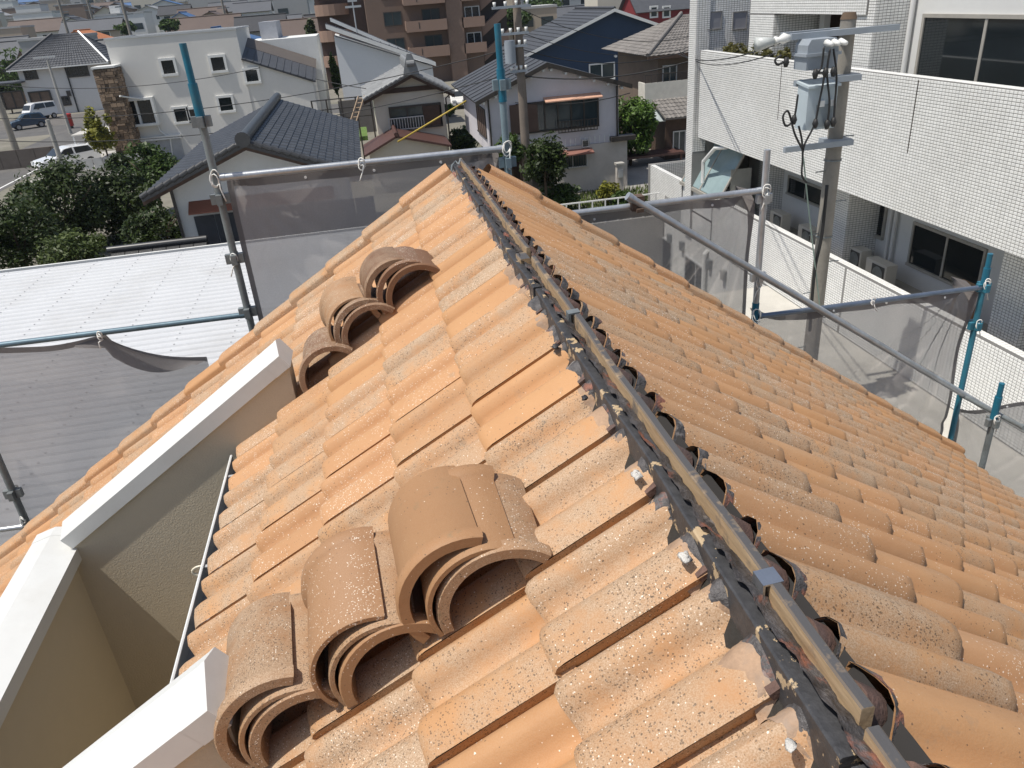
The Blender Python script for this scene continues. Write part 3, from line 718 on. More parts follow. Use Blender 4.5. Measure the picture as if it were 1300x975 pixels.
def mesh_sheet(x0, x1, ztop_, zbot, label, material, fold=.02, sag=.02, seed=0, Y=YS+.035, edge=None, hems=True):
    t = thing('mesh_sheet', label, 'mesh sheet', ((x0+x1)/2, Y, zbot), 'scaffold mesh sheets')
    def fn(u, v):
        x = x0+(x1-x0)*u; zt = ztop_-sag*math.sin(math.pi*(u*3 % 1.0))*.4-sag*math.sin(math.pi*u)
        z = zt+(zbot-zt)*v
        y = Y+fold*(math.sin(u*9+seed+v*3)*.5+math.sin(u*23+seed*2+v*6*math.cos(u*3))*.3*(1-v*.4)+(vn(u*7+seed, v*5)-.5)*1.4)
        for k, (sl, wd) in enumerate(((.18, 40), (.42, 34), (.75, 28), (1.15, 24))):
            y += fold*1.5*max(0, 1-abs(u-(.985-v*sl*1.6))*wd)*(1-v)*math.exp(-v*.6)
            y += fold*.9*max(0, 1-abs(u-(.01+v*sl*1.8))*wd)*(1-v)
        return (x, y, z)
    MB().grid(fn, 150, 60).build('sheet', material, t, True)
    if hems:
        MB().grid(lambda u, v: tuple(np.array(fn(u, v*.022))+np.array([0, -.004, .004])), 60, 2).build('hem', M_meshd, t, True)
        w_ = .035/(x1-x0)
        for s_ in (0, 1):
            MB().grid(lambda u, v, s_=s_: tuple(np.array(fn(s_*(1-w_)+u*w_, v))+np.array([0, -.004, 0])), 2, 40).build('hem', M_meshd, t, True)
    for q in range(1, 4):
        u = q/4+.03*seed % .1; p = fn(u, .012)
        MB().tube([(p[0], p[1]-.010, p[2]), (p[0], p[1]-.004, p[2])], .009, 8).build('eyelet', M_grom, t)
    return t
mesh_sheet(XL+.05, XC-.05, zrailL-.02, 5.2, 'wide grey mesh sheet hanging behind the left verge of the roof', M_mesh, .022, .01, 1)
mesh_sheet(XC+.05, XP1-.06, zrail1-.02, 4.6, 'mesh sheet with fan-shaped creases before the tiled wall', M_mesh2, .05, .012, 2)
mesh_sheet(XP1+.06, XP2-.05, zrail2-.02, 3.6, 'mesh sheet under the slim lower rail by the teal post', M_mesh2, .055, .015, 3)
mesh_sheet(XP2+.06, XP2+1.9, gs(1250, 520)[2], 3.2, 'mesh sheet beyond the teal post at the right eave', M_mesh2, .02, .015, 4)
# loose left sheet with a fallen corner
def loose():
    a = gs(-160, 458); tip = gs(133, 430); c = gs(256, 466); xl = a[0]; zb = gs(0, 640)[2]-1.4
    t = thing('mesh_sheet', 'slack grey mesh sheet with its corner dropped from the rail', 'mesh sheet', ((xl+c[0])/2, YS, zb), 'scaffold mesh sheets')
    def top(u):
        x = xl+(c[0]-xl)*u
        if x <= tip[0]:
            k = (x-xl)/(tip[0]-xl); return x, zraill-.02-.035*math.sin(math.pi*((k*2.0) % 1))
        k = (x-tip[0])/(c[0]-tip[0]); return x, tip[2]-.01+(c[2]-tip[2])*(k**.75)-.03*math.sin(math.pi*k)
    def fn(u, v):
        x, zt = top(u); z = zt+(zb-zt)*v
        k = max(0, (x-tip[0])/(c[0]-tip[0]))
        y = YS+.05+.05*math.sin(u*11+v*4)*v+.03*(vn(u*9, v*7)-.5)+.16*k*(1-v)+.05*math.sin(v*14-u*9)*(.3+.7*u)*v*(1-v)
        return (x, y, z)
    MB().grid(fn, 80, 44).build('sheet', M_mesh, t, True)
    def hem(u, v):
        p = np.array(fn(u, v*.016)); return tuple(p+np.array([0, -.005, .003]))
    MB().grid(hem, 80, 2).build('hem', M_meshd, t, True)
    # the turned-over flap
    def flap(u, v):
        x, zt = top(.62+.38*u); q = math.sin(math.pi*min(1, u*1.05))*.10
        return (x-.05*v*u, YS-.0+.14*u-.05*v, zt-.004-q*v*1.0)
    MB().grid(flap, 24, 6).build('flap', M_meshd, t, True)
    return t
loose()
# tie cords
def cord(p, seed, label, s=1.0):
    q = []; n = 26
    for i in range(n):
        a = i/n*4*math.pi; r = .032*s*(1+.25*math.sin(a*1.7+seed))
        q.append((p[0]+r*math.cos(a)*.8, p[1]-.034-.008*math.sin(a*2), p[2]+r*math.sin(a)*1.3+.02*math.sin(a*.5+seed)))
    q += [(p[0]+.02*math.sin(seed)+.01*i*math.cos(seed), p[1]-.04, p[2]-.03-.028*i*s) for i in range(1, 5)]
    o = MB().tube(q, .0042, 5).build('tie_cord', M_cord, None, True, org=(p[0], p[1]-.03, p[2]))
    tag(o, label, 'cord', 'white cords tying mesh to scaffold')
cord((XL, YS, zrailL), 1, 'white cord knotted where the bright rail meets its post by the black roof')
cord((XC, YS, zrailL), 2, 'white cord knotted at the post behind the ridge tip')
cord((XP1, YS, zrail1), 3, 'white cord knotted at the top of the plain grey post')
cord((XP1, YS, zrail2+.28), 4, 'white cord halfway down the plain grey post', .8)
cord((XP1, YS, zrail2+.02), 5, 'white cord looped round the blue band of the grey post', 1.3)
cord((XP2, YS, zrail2), 6, 'white cord knotted at the lower rail end on the teal post', .9)
cord((XP2, YS, zrail2-.36), 7, 'white cord wound low on the teal post', .8)
cord((XP3, YS-.55, gs(1262, 530, -.55)[2]), 8, 'white cord on the short blue-topped post', .8)
cord(((XL+XC)/2+gs(459, 205)[0]*0+(gs(459, 206)[0]-(XL+XC)/2), YS, zrailL), 9, 'white cord hanging from the middle of the bright rail', .7)
cord((XL, YS, zraill+.40), 10, 'white cord low on the post beside the black-tiled roof', .7)
cord((gs(130, 428)[0], YS, zraill), 11, 'white cord holding the slack sheet to the thin rail', .5)
cord((XPl, YS, gs(0, 668)[2]+.03), 12, 'white cord at the foot of the weathered post', .7)
cord((gs(1105, 381)[0], YS, zrail2), 13, 'white cord on the middle of the slim lower rail', .5)
HAZE = 0.00018
# ================================================================== NEIGHBOURHOOD
def window(parent, axis, pl, a0, a1, z0, z1, fm=None, gm=None, mull=1, t=.05, transom=False, name='window', depth=.05):
    """window in a wall facing -Y (axis 'y', plane y=pl) or facing -X (axis 'x'); frame stands proud, pane set back"""
    fm = fm or M_alu; gm = gm or M_glass; a0, a1 = min(a0, a1), max(a0, a1); z0, z1 = min(z0, z1), max(z0, z1)
    f = MB()
    def bx(b, p0, p1, q0, q1, d0, d1):
        if axis == 'y': b.box(p0, p1, pl+d0, pl+d1, q0, q1)
        else: b.box(pl+d0, pl+d1, p0, p1, q0, q1)
    bx(f, a0-t, a1+t, z1, z1+t, -depth, .04); bx(f, a0-t, a1+t, z0-t, z0, -depth-.03, .04)
    bx(f, a0-t, a0, z0, z1, -depth, .04); bx(f, a1, a1+t, z0, z1, -depth, .04)
    for k in range(mull):
        c = a0+(a1-a0)*(k+1)/(mull+1); bx(f, c-t*.5, c+t*.5, z0, z1, -depth*.7, .03)
    if transom: bx(f, a0, a1, z0+(z1-z0)*.42-t*.4, z0+(z1-z0)*.42+t*.4, -depth*.6, .03)
    o = f.build(name, fm, parent)
    p = MB(); bx(p, a0, a1, z0, z1, -depth*.35, .02); p.build('pane', gm, o)
    return o
def wpx(parent, cx, cy, w, h, Y, **kw):
    p = gy(cx, cy, Y); s = ((p-CAM)@FW)/FPX*1.03
    return window(parent, 'y', Y, p[0]-w*s/2, p[0]+w*s/2, p[2]-h*s/2, p[2]+h*s/2, **kw)
def pantile(b, A, B, C, D, cols, rows, amp=.035, lift=.03):
    A, B, C, D = [np.array(p, float) for p in (A, B, C, D)]
    nr = np.cross(B-A, D-A); nr /= np.linalg.norm(nr)
    if nr[2] < 0: nr = -nr
    pr = [(0, .3), (.18, 1.0), (.36, .75), (.62, 0), (.85, .05), (1.0, .3)]
    def pt(u, v): return (A*(1-u)+B*u)*(1-v)+(D*(1-u)+C*u)*v
    for j in range(rows):
        v0, v1 = j/rows, min(1, (j+1.12)/rows)
        for i in range(cols):
            V = []
            for u, q in pr: V.append(pt((i+u)/cols, v0)+nr*(amp*q+lift))
            for u, q in pr: V.append(pt((i+u)/cols, v1)+nr*(amp*q))
            for u, q in pr: V.append(pt((i+u)/cols, v0)+nr*(amp*q-.01))
            n = len(pr); F = []
            for k in range(n-1): F += [(k, k+1, k+n+1, k+n), (k+2*n, k+2*n+1, k+1, k)]
            b.add(V, F)
    return b
def gable(name, label, cat, x0, x1, y0, y1, ze, zr, axis, wallm, roofm, over=.4, rt=.1, tiles=None, group=None, ridge=True, apex=None, fascia=None, zb=0.0):
    """walls + two roof slabs; axis = direction of the ridge"""
    t = thing(name, label, cat, ((x0+x1)/2, (y0+y1)/2, zb), group)
    if axis == 'y':
        a = apex if apex is not None else (x0+x1)/2
        MB().ext([(x0, y0, zb), (x1, y0, zb), (x1, y0, ze), (a, y0, zr), (x0, y0, ze)], (0, y1-y0, 0)).build('wall', wallm, t)
        sl = (zr-ze)/(a-x0); sr = (zr-ze)/(x1-a)
        L = [(x0-over, y0-over, ze-sl*over+.06), (x0-over, y1+over, ze-sl*over+.06), (a, y1+over, zr+.06), (a, y0-over, zr+.06)]
        Rq = [(x1+over, y0-over, ze-sr*over+.06), (x1+over, y1+over, ze-sr*over+.06), (a, y1+over, zr+.06), (a, y0-over, zr+.06)]
        rl = [(a, y0-over-.02, zr+.12), (a, y1+over+.02, zr+.12)]
    else:
        a = apex if apex is not None else (y0+y1)/2
        MB().ext([(x0, y0, zb), (x0, y1, zb), (x0, y1, ze), (x0, a, zr), (x0, y0, ze)], (x1-x0, 0, 0)).build('wall', wallm, t)
        s0 = (zr-ze)/(a-y0); s1 = (zr-ze)/(y1-a)
        L = [(x0-over, y0-over, ze-s0*over+.06), (x1+over, y0-over, ze-s0*over+.06), (x1+over, a, zr+.06), (x0-over, a, zr+.06)]
        Rq = [(x0-over, y1+over, ze-s1*over+.06), (x1+over, y1+over, ze-s1*over+.06), (x1+over, a, zr+.06), (x0-over, a, zr+.06)]
        rl = [(x0-over-.02, a, zr+.12), (x1+over+.02, a, zr+.12)]
    roof_ = MB().slab(*L, rt).slab(*Rq, rt).build('roof', roofm, t)
    if tiles:
        for q in (L, Rq):
            b = MB(); pantile(b, q[0], q[1], q[2], q[3], *tiles); b.build('roof_tile', roofm, roof_, kind='stuff')
    if ridge: MB().tube(rl, .11, 8).build('ridge_cap', roofm, roof_, angle=50)
    if fascia:
        for q in (L, Rq):
            if axis == 'y':
                a_, d_ = np.array(q[0]), np.array(q[3])
                MB().ext([a_+(0, -.03, .02), d_+(0, -.03, .02), d_+(0, -.03, -.22), a_+(0, -.03, -.22)], (0, .06-.045, 0)).build('bargeboard', fascia, roof_)
    return t
M_blackt = tilegrey('black glazed roof tile', (0.046, 0.046, 0.046), 0.36); M_greyt = tilegrey('silver grey roof tile', (0.22, 0.225, 0.225), 0.5)
M_slate = mat('dark slate roof', (0.062, 0.066, 0.074), 0.6, 0.2, 2); M_wallw = mat('white render', (0.70, 0.69, 0.65), 0.85, 0.05, 0.8, bmp=0.1, dirt=(0.48, 0.46, 0.42), dirtamt=0.35)
M_lilac = mat('lilac white siding', (0.66, 0.635, 0.655), 0.8, 0.06, 0.7, dirt=(0.40, 0.37, 0.35), dirtamt=0.45)
# ---------------------------------------------------------------- corrugated white roof building, left
ZC = 3.0; yC1 = gz(150, 327, ZC)[1]; xC0, xC1, yC0 = -17.0, gz(508, 262, ZC)[0], 7.2
t = thing('shed', 'low shed under a white corrugated metal roof beside the scaffold', 'shed', ((xC0+xC1)/2, (yC0+yC1)/2, 0))
MB().box(xC0+.3, xC1-.3, yC0+.3, yC1-.3, 0, ZC-.2).build('wall', mat('grey siding', (0.30, 0.31, 0.31), 0.7), t)
b = MB(); pitch = .30; n = int((yC1-yC0)/pitch); prof = []
for i in range(n):
    y = yC0+i*pitch; prof += [(y, 0), (y+.16, 0), (y+.185, .035), (y+.235, .035), (y+.26, 0)]
prof.append((yC0+n*pitch, 0))
for x in (xC0, xC1):
    for y, z in prof: b.v.append((x, y, ZC+z))
k = len(prof)
for i in range(k-1): b.f.append((i, i+k, i+k+1, i+1)[::-1])
rf = b.build('roof', mat('white coated sheet metal', (0.55, 0.56, 0.57), 0.5, 0.05, 0.9, dirt=(0.42, 0.41, 0.39), dirtamt=0.45), t)
b = MB()
for x in np.arange(xC0+.5, xC1, 1.15):
    for i in range(0, n, 1):
        y = yC0+i*pitch+.21; b.box(x-.012, x+.012, y-.012, y+.012, ZC+.035, ZC+.05)
b.build('screw', mat('screw head', (0.40, 0.40, 0.40), 0.5), rf, kind='stuff')
MB().box(xC0-.02, xC1+.02, yC1-.05, yC1+.03, ZC-.15, ZC+.045).build('edge_trim', M_white, rf)
for i, x in enumerate(np.arange(xC0+2, xC1, 2.4)): box('siding_panel', mat('siding seam', (0.22, 0.23, 0.24), 0.6), t, x, x+.04, yC0+.27, yC0+.3, 0, ZC-.2)
# ---------------------------------------------------------------- black-tiled house
YB = 24.6; ap = gy(310, 178, YB); el = gy(181, 253, YB); hw = ap[0]-el[0]
zrB, zeB = ap[2]-.1, el[2]
yBk = gz(343, 126, ap[2])[1]
ov = .55; slope = (zrB-zeB)/hw
bx0, bx1 = ap[0]-hw+.75, ap[0]+hw-.75; y0 = YB+ov; y1 = yBk-ov
zw = zeB+slope*.75
t = gable('black_tile_house', 'low white house with black glazed tile roof behind the scaffold', 'house', bx0, bx1, y0, y1, zw, zrB, 'y', M_wallw, M_blackt, .75, .12, (22, 15, .035, .03))
rr = [c for c in t.children if c.name.startswith('roof')][0]
MB().tube([(ap[0], YB-.25, zrB+.16), (ap[0], yBk+.25, zrB+.16)], .17, 14).build('ridge_roll', M_blackt, rr, angle=40)
MB().tube([(ap[0], YB-.34, zrB+.16), (ap[0], YB-.23, zrB+.16)], .22, 14).build('ridge_end', M_blackt, rr, angle=40)
for sgn in (-1, 1):       # verge rolls and dark bargeboards
    A = np.array([ap[0], YB-.18, zrB+.08]); B = A+np.array([sgn*hw, 0, -slope*hw])
    nseg = 13
    for k in range(nseg):
        p, q = A+(B-A)*k/nseg, A+(B-A)*(k+.92)/nseg
        MB().tube([p+(0, 0, .035), q], [.075, .085], 8).build('verge_tile', M_blackt, rr, angle=50)
    MB().ext([A+(0, .10, -.02), B+(0, .10, -.02), B+(0, .10, -.26), A+(0, .10, -.26)], (0, .05, 0)).build('bargeboard', M_wood, rr)
p = gy(268, 262, y0); s = .027
aw = MB().ext([(p[0]-.62, y0-.45, p[2]-.06), (p[0]-.62, y0, p[2]+.22), (p[0]-.62, y0, p[2]+.17), (p[0]-.62, y0-.45, p[2]-.10)], (4.4, 0, 0)).build('awning', mat('red brown sheet', (0.23, 0.085, 0.05), 0.6), t)
p = gy(246, 275, y0); z1 = p[2]
for k in range(9): box('wall_panel', mat('charcoal corrugated panel', (0.055, 0.058, 0.065), 0.6, 0.15, 4), t, p[0]+k*.62, p[0]+k*.62+.60, y0-.03, y0-.004, 0.2, z1)
box('drain_pipe', M_dframe, t, bx0-.05, bx0+.03, y0-.12, y0-.04, 0, zw-.1)
# tile-capped garden wall in front of it
YW = 23.4; a = gy(143, 322, YW); c = gy(236, 306, YW); zt = (a[2]+c[2])/2
t = thing('garden_wall', 'garden wall capped with dark roof tiles beside the black-tiled house', 'wall', ((a[0]+c[0])/2, YW, 0))
box('wall', M_wallw, t, a[0], c[0]+.6, YW-.08, YW+.08, 0, zt-.15)
for k in range(7):
    x = a[0]+(c[0]+.6-a[0])*k/7; MB().ext([(x, YW-.25, zt-.16), (x, YW+.25, zt-.16), (x, YW+.25, zt-.1), (x, YW+.03, zt+.0), (x, YW-.03, zt+.0), (x, YW-.25, zt-.1)], ((c[0]+.6-a[0])/7*.94, 0, 0)).build('coping_tile', M_blackt, t)
MB().tube([(a[0]-.1, YW, zt+.06), (c[0]+.6, YW, zt+.06)], .1, 10).build('ridge_roll', M_blackt, t, angle=40)
# ---------------------------------------------------------------- modern white house
YM = 60.0; tl, tr_ = gy(133, 52, YM), gy(299, 37, YM); X0, X1, ZT = tl[0], tr_[0], (tl[2]+tr_[2])/2
t = thing('modern_house', 'boxy off-white modern house with small square windows and stone pillar', 'house', ((X0+X1)/2, YM+4, 0))
M_mod = mat('off-white render', (0.72, 0.70, 0.655), 0.9, 0.035, 0.5, bmp=0.15, bscale=12, dirt=(0.52, 0.50, 0.46), dirtamt=0.3)
xr = gy(398, 110, YM)[0]; za = gy(308, 76, YM)[2]; zb_ = gy(398, 103, YM)[2]
MB().box(X0, X1, YM, YM+7.5, 0, ZT).build('wall', M_mod, t)
MB().ext([(X1, YM+.05, 0), (xr, YM+.05, 0), (xr, YM+.05, zb_-.05), (X1, YM+.05, za)], (0, 5.5, 0)).build('wing_wall', M_mod, t)
rf = MB().slab((X1, YM-.15, za+.12), (xr+.25, YM-.15, zb_+.02), (xr+.25, YM+3.2, zb_+.62), (X1, YM+3.2, za+.72), .12).build('roof', M_slate, t)
rf2 = MB().slab((X1, YM+3.2, za+.74), (xr+.25, YM+3.2, zb_+.64), (xr+.25, YM+5.7, zb_+1.14), (X1, YM+5.7, za+1.24), .12).build('roof', mat('brown slate', (0.10, 0.085, 0.075), 0.7), t)
for k in range(10):
    u = (k+.5)/10; x = X1+(xr+.25-X1)*u; z = za+.12+(zb_-za-.1)*u
    MB().ext([(x-.02, YM-.15, z), (x-.02, YM+3.2, z+.6), (x-.02, YM+3.2, z+.64), (x-.02, YM-.15, z+.05)], (.04, 0, 0)).build('standing_seam', M_slate, rf)
pp = MB(); pp.box(X0-.05, X1+.05, YM-.05, YM+.2, ZT, ZT+.12); pp.box(X0-.05, X0+.2, YM+.2, YM+7.5, ZT, ZT+.12); pp.box(X1-.2, X1+.05, YM+.2, YM+7.5, ZT, ZT+.12); pp.box(X0, X1, YM+7.4, YM+7.55, ZT, ZT+.12); pp.build('parapet_cap', M_alu, t)
box('roof_deck', mat('flat roof membrane', (0.30, 0.31, 0.32), 0.8), t, X0+.2, X1-.2, YM+.2, YM+7.3, ZT-.02, ZT+.03)
bxr = gy(405, 62, YM+7)[0]; zk = gy(370, 48, YM+6)[2]
MB().box(X1+.02, bxr, YM+5.8, YM+12, 0, zk).build('rear_block', M_white, t)
MB().box(gy(330, 40, YM+7.6)[0], gy(352, 40, YM+7.6)[0], YM+7.6, YM+12, 0, gy(345, 27, YM+7.6)[2]).build('rear_block', mat('pale grey panel', (0.36, 0.37, 0.40), 0.7), t)
for cx, cy, w_, h_ in ((214, 85, 14, 15), (277, 81, 15, 15), (320, 96, 14, 13), (230, 146, 14, 15), (287, 132, 15, 15), (246, 146, 8, 14)):
    wpx(t, cx, cy, w_, h_, YM, fm=M_white, mull=0, t=.16, depth=.12)
wpx(t, 177, 142, 36, 27, YM-.02, fm=M_white, mull=1, t=.16, transom=False, depth=.5)
gd = gy(196, 195, YM); box('garage_shutter', mat('shutter grey', (0.40, 0.41, 0.42), 0.6), t, gd[0]-1.6, gd[0]+2.0, YM-.06, YM+.02, 0, gd[2]+.9)
box('garage_lintel', M_white, t, gd[0]-1.7, gd[0]+2.1, YM-.25, YM+.02, gd[2]+.9, gd[2]+1.15)
s0, s1 = gy(118, 88, YM-1.6), gy(150, 190, YM-1.6); sx0, sx1 = s0[0], s0[0]+1.25
pil = box('stone_pillar', mat('pillar core', (0.10, 0.08, 0.065), 0.9), t, sx0, sx1, YM-1.55, YM, 0, s0[2])
st = MB(); z = 0.0
while z < s0[2]-.1:
    h = random.uniform(.12, .26); x = sx0-.06
    while x < sx1:
        l = random.uniform(.2, .6); st.box(x, min(sx1+.06, x+l-.03), YM-1.62-random.uniform(.0, .07), YM-1.54, z, min(s0[2], z+h-.02)); x += l
    y = YM-1.55
    while y < YM:
        l = random.uniform(.2, .6); st.box(sx1-.02, sx1+.05+random.uniform(0, .06), y, min(YM, y+l-.03), z, min(s0[2], z+h-.02)); y += l
    z += h
st.build('stone', mat('brown ledge stone', (0.24, 0.17, 0.115), 0.9, 0.3, 3, rnd=.55), pil, kind='stuff')
box('pillar_cap', M_white, pil, sx0-.1, sx1+.1, YM-1.7, YM, s0[2], s0[2]+.12)
MB().tube([gy(152, 122, YM-1.75), gy(186, 127, YM-.1)*1.0, gy(203, 166, YM-.1), gy(216, 175, YM-.1), gy(220, 205, YM-.1)], .06, 6).build('drain_pipe', M_white, t)
# ---------------------------------------------------------------- left hip-roof house
YH = 105.0; a, c = gy(20, 86, YH), gy(131, 80, YH); X0, X1 = a[0], c[0]; ZE = (a[2]+c[2])/2
t = thing('hip_roof_house', 'pale two-storey house with dark grey hip roof behind parked van', 'house', ((X0+X1)/2, YH+4, 0))
MB().box(X0, X1, YH, YH+8, 0, ZE).build('wall', mat('pale grey siding', (0.68, 0.66, 0.63), 0.85, 0.04, 0.5), t)
rp = gy(66, 44, YH+4); o_ = .8
e = [(X0-o_, YH-o_, ZE-.05), (X1+o_, YH-o_, ZE-.05), (X1+o_, YH+8+o_, ZE-.05), (X0-o_, YH+8+o_, ZE-.05)]; r0 = (rp[0], YH+4, rp[2]); r1 = (rp[0]+3.0, YH+4, rp[2])
b = MB(); b.add(e+[r0, r1], [(0, 1, 5, 4), (1, 2, 5), (2, 3, 4, 5), (3, 0, 4), (0, 3, 2, 1)])
rf = b.build('roof', M_slate, t)
b = MB(); pantile(b, e[0], e[1], r1, r0, 30, 14, .05, .05); pantile(b, e[1], e[2], r1, r1, 12, 14, .05, .05); b.build('roof_tile', tilegrey('charcoal roof tile', (0.07, 0.074, 0.082), .55), rf, kind='stuff')
MB().tube([e[1], (r1[0], r1[1], r1[2]+.12)], .14, 6).build('hip_cap', M_alu, rf); MB().tube([(e[0][0], e[0][1], e[0][2]+.1), (r0[0], r0[1], r0[2]+.12)], .14, 6).build('hip_cap', M_slate, rf)
box('gutter', M_white, rf, X0-o_, X1+o_, YH-o_-.12, YH-o_, ZE-.2, ZE-.06)
for q in ((38, 91, 12, 15, M_dframe), (98, 88, 22, 14, M_dframe), (83, 128, 9, 8, M_dframe)): wpx(t, q[0], q[1], q[2], q[3], YH, fm=q[4], mull=1, t=.15, depth=.12)
M_blind = mat('bamboo blind', (0.17, 0.12, 0.085), 0.9, 0.25, 3)
for cx in (18, 53): wpx(t, cx, 127, 22, 18, YH-.05, fm=M_dframe, gm=M_blind, mull=1, t=.15, depth=.2)
box('porch_roof', M_slate, t, X0-3.5, X0+.5, YH-1.2, YH+3, gy(12, 106, YH)[2], gy(12, 106, YH)[2]+.15)
p = gy(92, 118, YH); box('drain_pipe', M_black, t, p[0], p[0]+.12, YH-.15, YH-.02, 0, ZE); box('meter_box', M_dframe, t, p[0]-.6, p[0]-.2, YH-.2, YH-.02, p[2]-.3, p[2]+.3)
X2 = gy(137, 60, YH+6)[0]
t2 = gable('annex_house', 'dark-roofed wing house standing behind the hip-roof house', 'house', X1-2.5, X1+7, YH+7.5, YH+14, ZE-.6, ZE+2.1, 'x', M_wallw, M_slate, .6)
# ---------------------------------------------------------------- mono-pitch white house
YP = 64.0; a, c = gy(424, 46, YP), gy(549, 84, YP)
t = thing('lean_to_house', 'white house with one long dark sloping roof and white fascia', 'house', ((a[0]+c[0])/2, YP+4, 0))
MB().ext([(a[0], YP, 0), (c[0], YP, 0), (c[0], YP, c[2]), (a[0], YP, a[2])], (0, 7, 0)).build('wall', mat('bright white render', (0.74, 0.75, 0.75), 0.85, 0.03, 0.6), t)
e0, e1 = gy(413, 31, YP-.5), gy(553, 79, YP-.5); e1z = np.array(e1)
rf = MB().slab(e0, e1, e1+(0, 3.4, 0), e0+(0, 3.4, 0), .1).build('roof', M_slate, t)
rf2 = MB().slab(e0+(.3, 4.1, .35), e1+(-1.2, 4.1, .45), e1+(-1.2, 8.3, .45), e0+(.3, 8.3, .35), .1).build('roof', M_slate, t)
MB().ext([e0+(0, -.04, .02), e1+(0, -.04, .02), e1+(0, -.04, -.28), e0+(0, -.04, -.28)], (0, .04, 0)).build('fascia', M_white, rf)
MB().ext([e0+(.3, 4.0, .38), e1+(-1.2, 4.0, .48), e1+(-1.2, 4.0, .22), e0+(.3, 4.0, .12)], (0, .08, 0)).build('fascia', M_white, rf2)
for k in range(12):
    u = k/12; q0 = e0*(1-u)+e1*u; MB().ext([q0+(0, 0, .005), q0+(.03, 0, .0), q0+(.03, 0, .05), q0+(0, 0, .055)], (0, 3.4, 0)).build('standing_seam', M_slate, rf)
p = gy(455, 137, YP-.3); box('base_wall', mat('brown grey base', (0.16, 0.145, 0.13), 0.9), t, a[0]-.5, c[0], YP-.35, YP-.02, 0, gy(455, 126, YP-.3)[2])
an = gy(450, 20, YP+2); MB().tube([(an[0], YP+2, an[2]-1.2), (an[0], YP+2, an[2]+1.3)], .05, 6).box(an[0]-.6, an[0]+.6, YP+1.95, YP+2.05, an[2]+.55, an[2]+.7).box(an[0]-.35, an[0]+.35, YP+1.95, YP+2.05, an[2]+.95, an[2]+1.1).build('antenna', M_alu, t)
# ---------------------------------------------------------------- small traditional house
YT = 44.0; a = gy(521, 92, YT); l, r_ = gy(473, 118, YT), gy(562, 112, YT)
ze = (l[2]+r_[2])/2
t = gable('traditional_house', 'small cream house with silver grey tiled gable and ornate ridge end', 'house', l[0], r_[0], YT, YT+6.0, ze, a[2], 'y', mat('cream render', (0.64, 0.59, 0.49), 0.9, 0.06, 0.8, dirt=(0.42, 0.38, 0.31), dirtamt=.4), M_greyt, .55, .12, (20, 9, .04, .04), apex=a[0])
rr = [c for c in t.children if c.name.startswith('roof')][0]
q = gy(521, 78, YT-.6); b = MB()
b.box(a[0]-.16, a[0]+.16, YT-.6, YT+6.4, a[2]+.1, a[2]+.42); b.tube([(a[0], YT-.62, a[2]+.47), (a[0], YT+6.4, a[2]+.47)], .13, 8); b.build('ridge_roll', M_greyt, rr)
b = MB(); b.ext([(a[0]-.42, YT-.75, a[2]-.05), (a[0]+.42, YT-.75, a[2]-.05), (a[0]+.30, YT-.75, a[2]+.45), (a[0]+.12, YT-.75, a[2]+.95), (a[0]-.12, YT-.75, a[2]+.95), (a[0]-.30, YT-.75, a[2]+.45)], (0, .16, 0)); b.tube([(a[0]-.2, YT-.8, a[2]+.5), (a[0]+.2, YT-.8, a[2]+.5)], .14, 8); b.build('ridge_ornament', M_greyt, rr)
for sg, ee in ((-1, l[0]-.55), (1, r_[0]+.55)):
    A = np.array([a[0], YT-.58, a[2]+.05]); sl_ = (a[2]-ze)/abs(a[0]-(l[0] if sg < 0 else r_[0])); B = np.array([ee, YT-.58, a[2]+.05-sl_*abs(ee-a[0])])
    for k in range(10): MB().tube([A+(B-A)*k/10+(0, 0, .05), A+(B-A)*(k+.93)/10], [.09, .10], 8).build('verge_tile', M_greyt, rr, angle=50)
    MB().ext([A+(0, .08, -.05), B+(0, .08, -.05), B+(0, .08, -.28), A+(0, .08, -.28)], (0, .05, 0)).build('bargeboard', M_wood, rr)
p0, p1 = gy(477, 117, YT), gy(555, 110, YT); box('belt_beam', M_wood, t, l[0]+.1, r_[0]-.1, YT-.08, YT-.01, (p0[2]+p1[2])/2-.12, (p0[2]+p1[2])/2+.12)
wn_ = wpx(t, 528, 148, 60, 24, YT, fm=M_dframe, gm=M_glass2, mull=2, t=.09, depth=.12)
p = gy(517, 155, YT-.3); rl = MB(); rl.box(p[0]-1.0, p[0]+.9, YT-.34, YT-.3, p[2]+.22, p[2]+.27); rl.box(p[0]-1.0, p[0]+.9, YT-.34, YT-.3, p[2]-.36, p[2]-.31)
for k in range(14): rl.box(p[0]-1.0+k*.145, p[0]-.97+k*.145, YT-.34, YT-.31, p[2]-.33, p[2]+.24)
rl.build('railing', M_alu, wn_)
sh = gy(548, 147, YT); box('shutter', M_wood, wn_, sh[0]-.45, sh[0]+.55, YT-.12, YT-.06, sh[2]-.5, sh[2]+.55)
MB().tube([(r_[0]+.5, YT-.4, ze-.2), (r_[0]+.1, YT-.1, ze-.55), (r_[0]+.08, YT-.1, .4)], .045, 6).build('drain_pipe', M_dframe, t)
YA = 41.0; a2 = gy(503, 173, YA); l2, r2 = gy(463, 191, YA), gy(572, 187, YA)
M_brown = mat('brown metal roof', (0.085, 0.04, 0.032), 0.55, 0.15, 2)
gable('lean_shed', 'brown metal roofed annex before the small cream house', 'shed', l2[0]+.2, r2[0]-.2, YA, YT-.05, (l2[2]+r2[2])/2, a2[2], 'y', MATS['cream render'], M_brown, .25, .1, apex=a2[0])
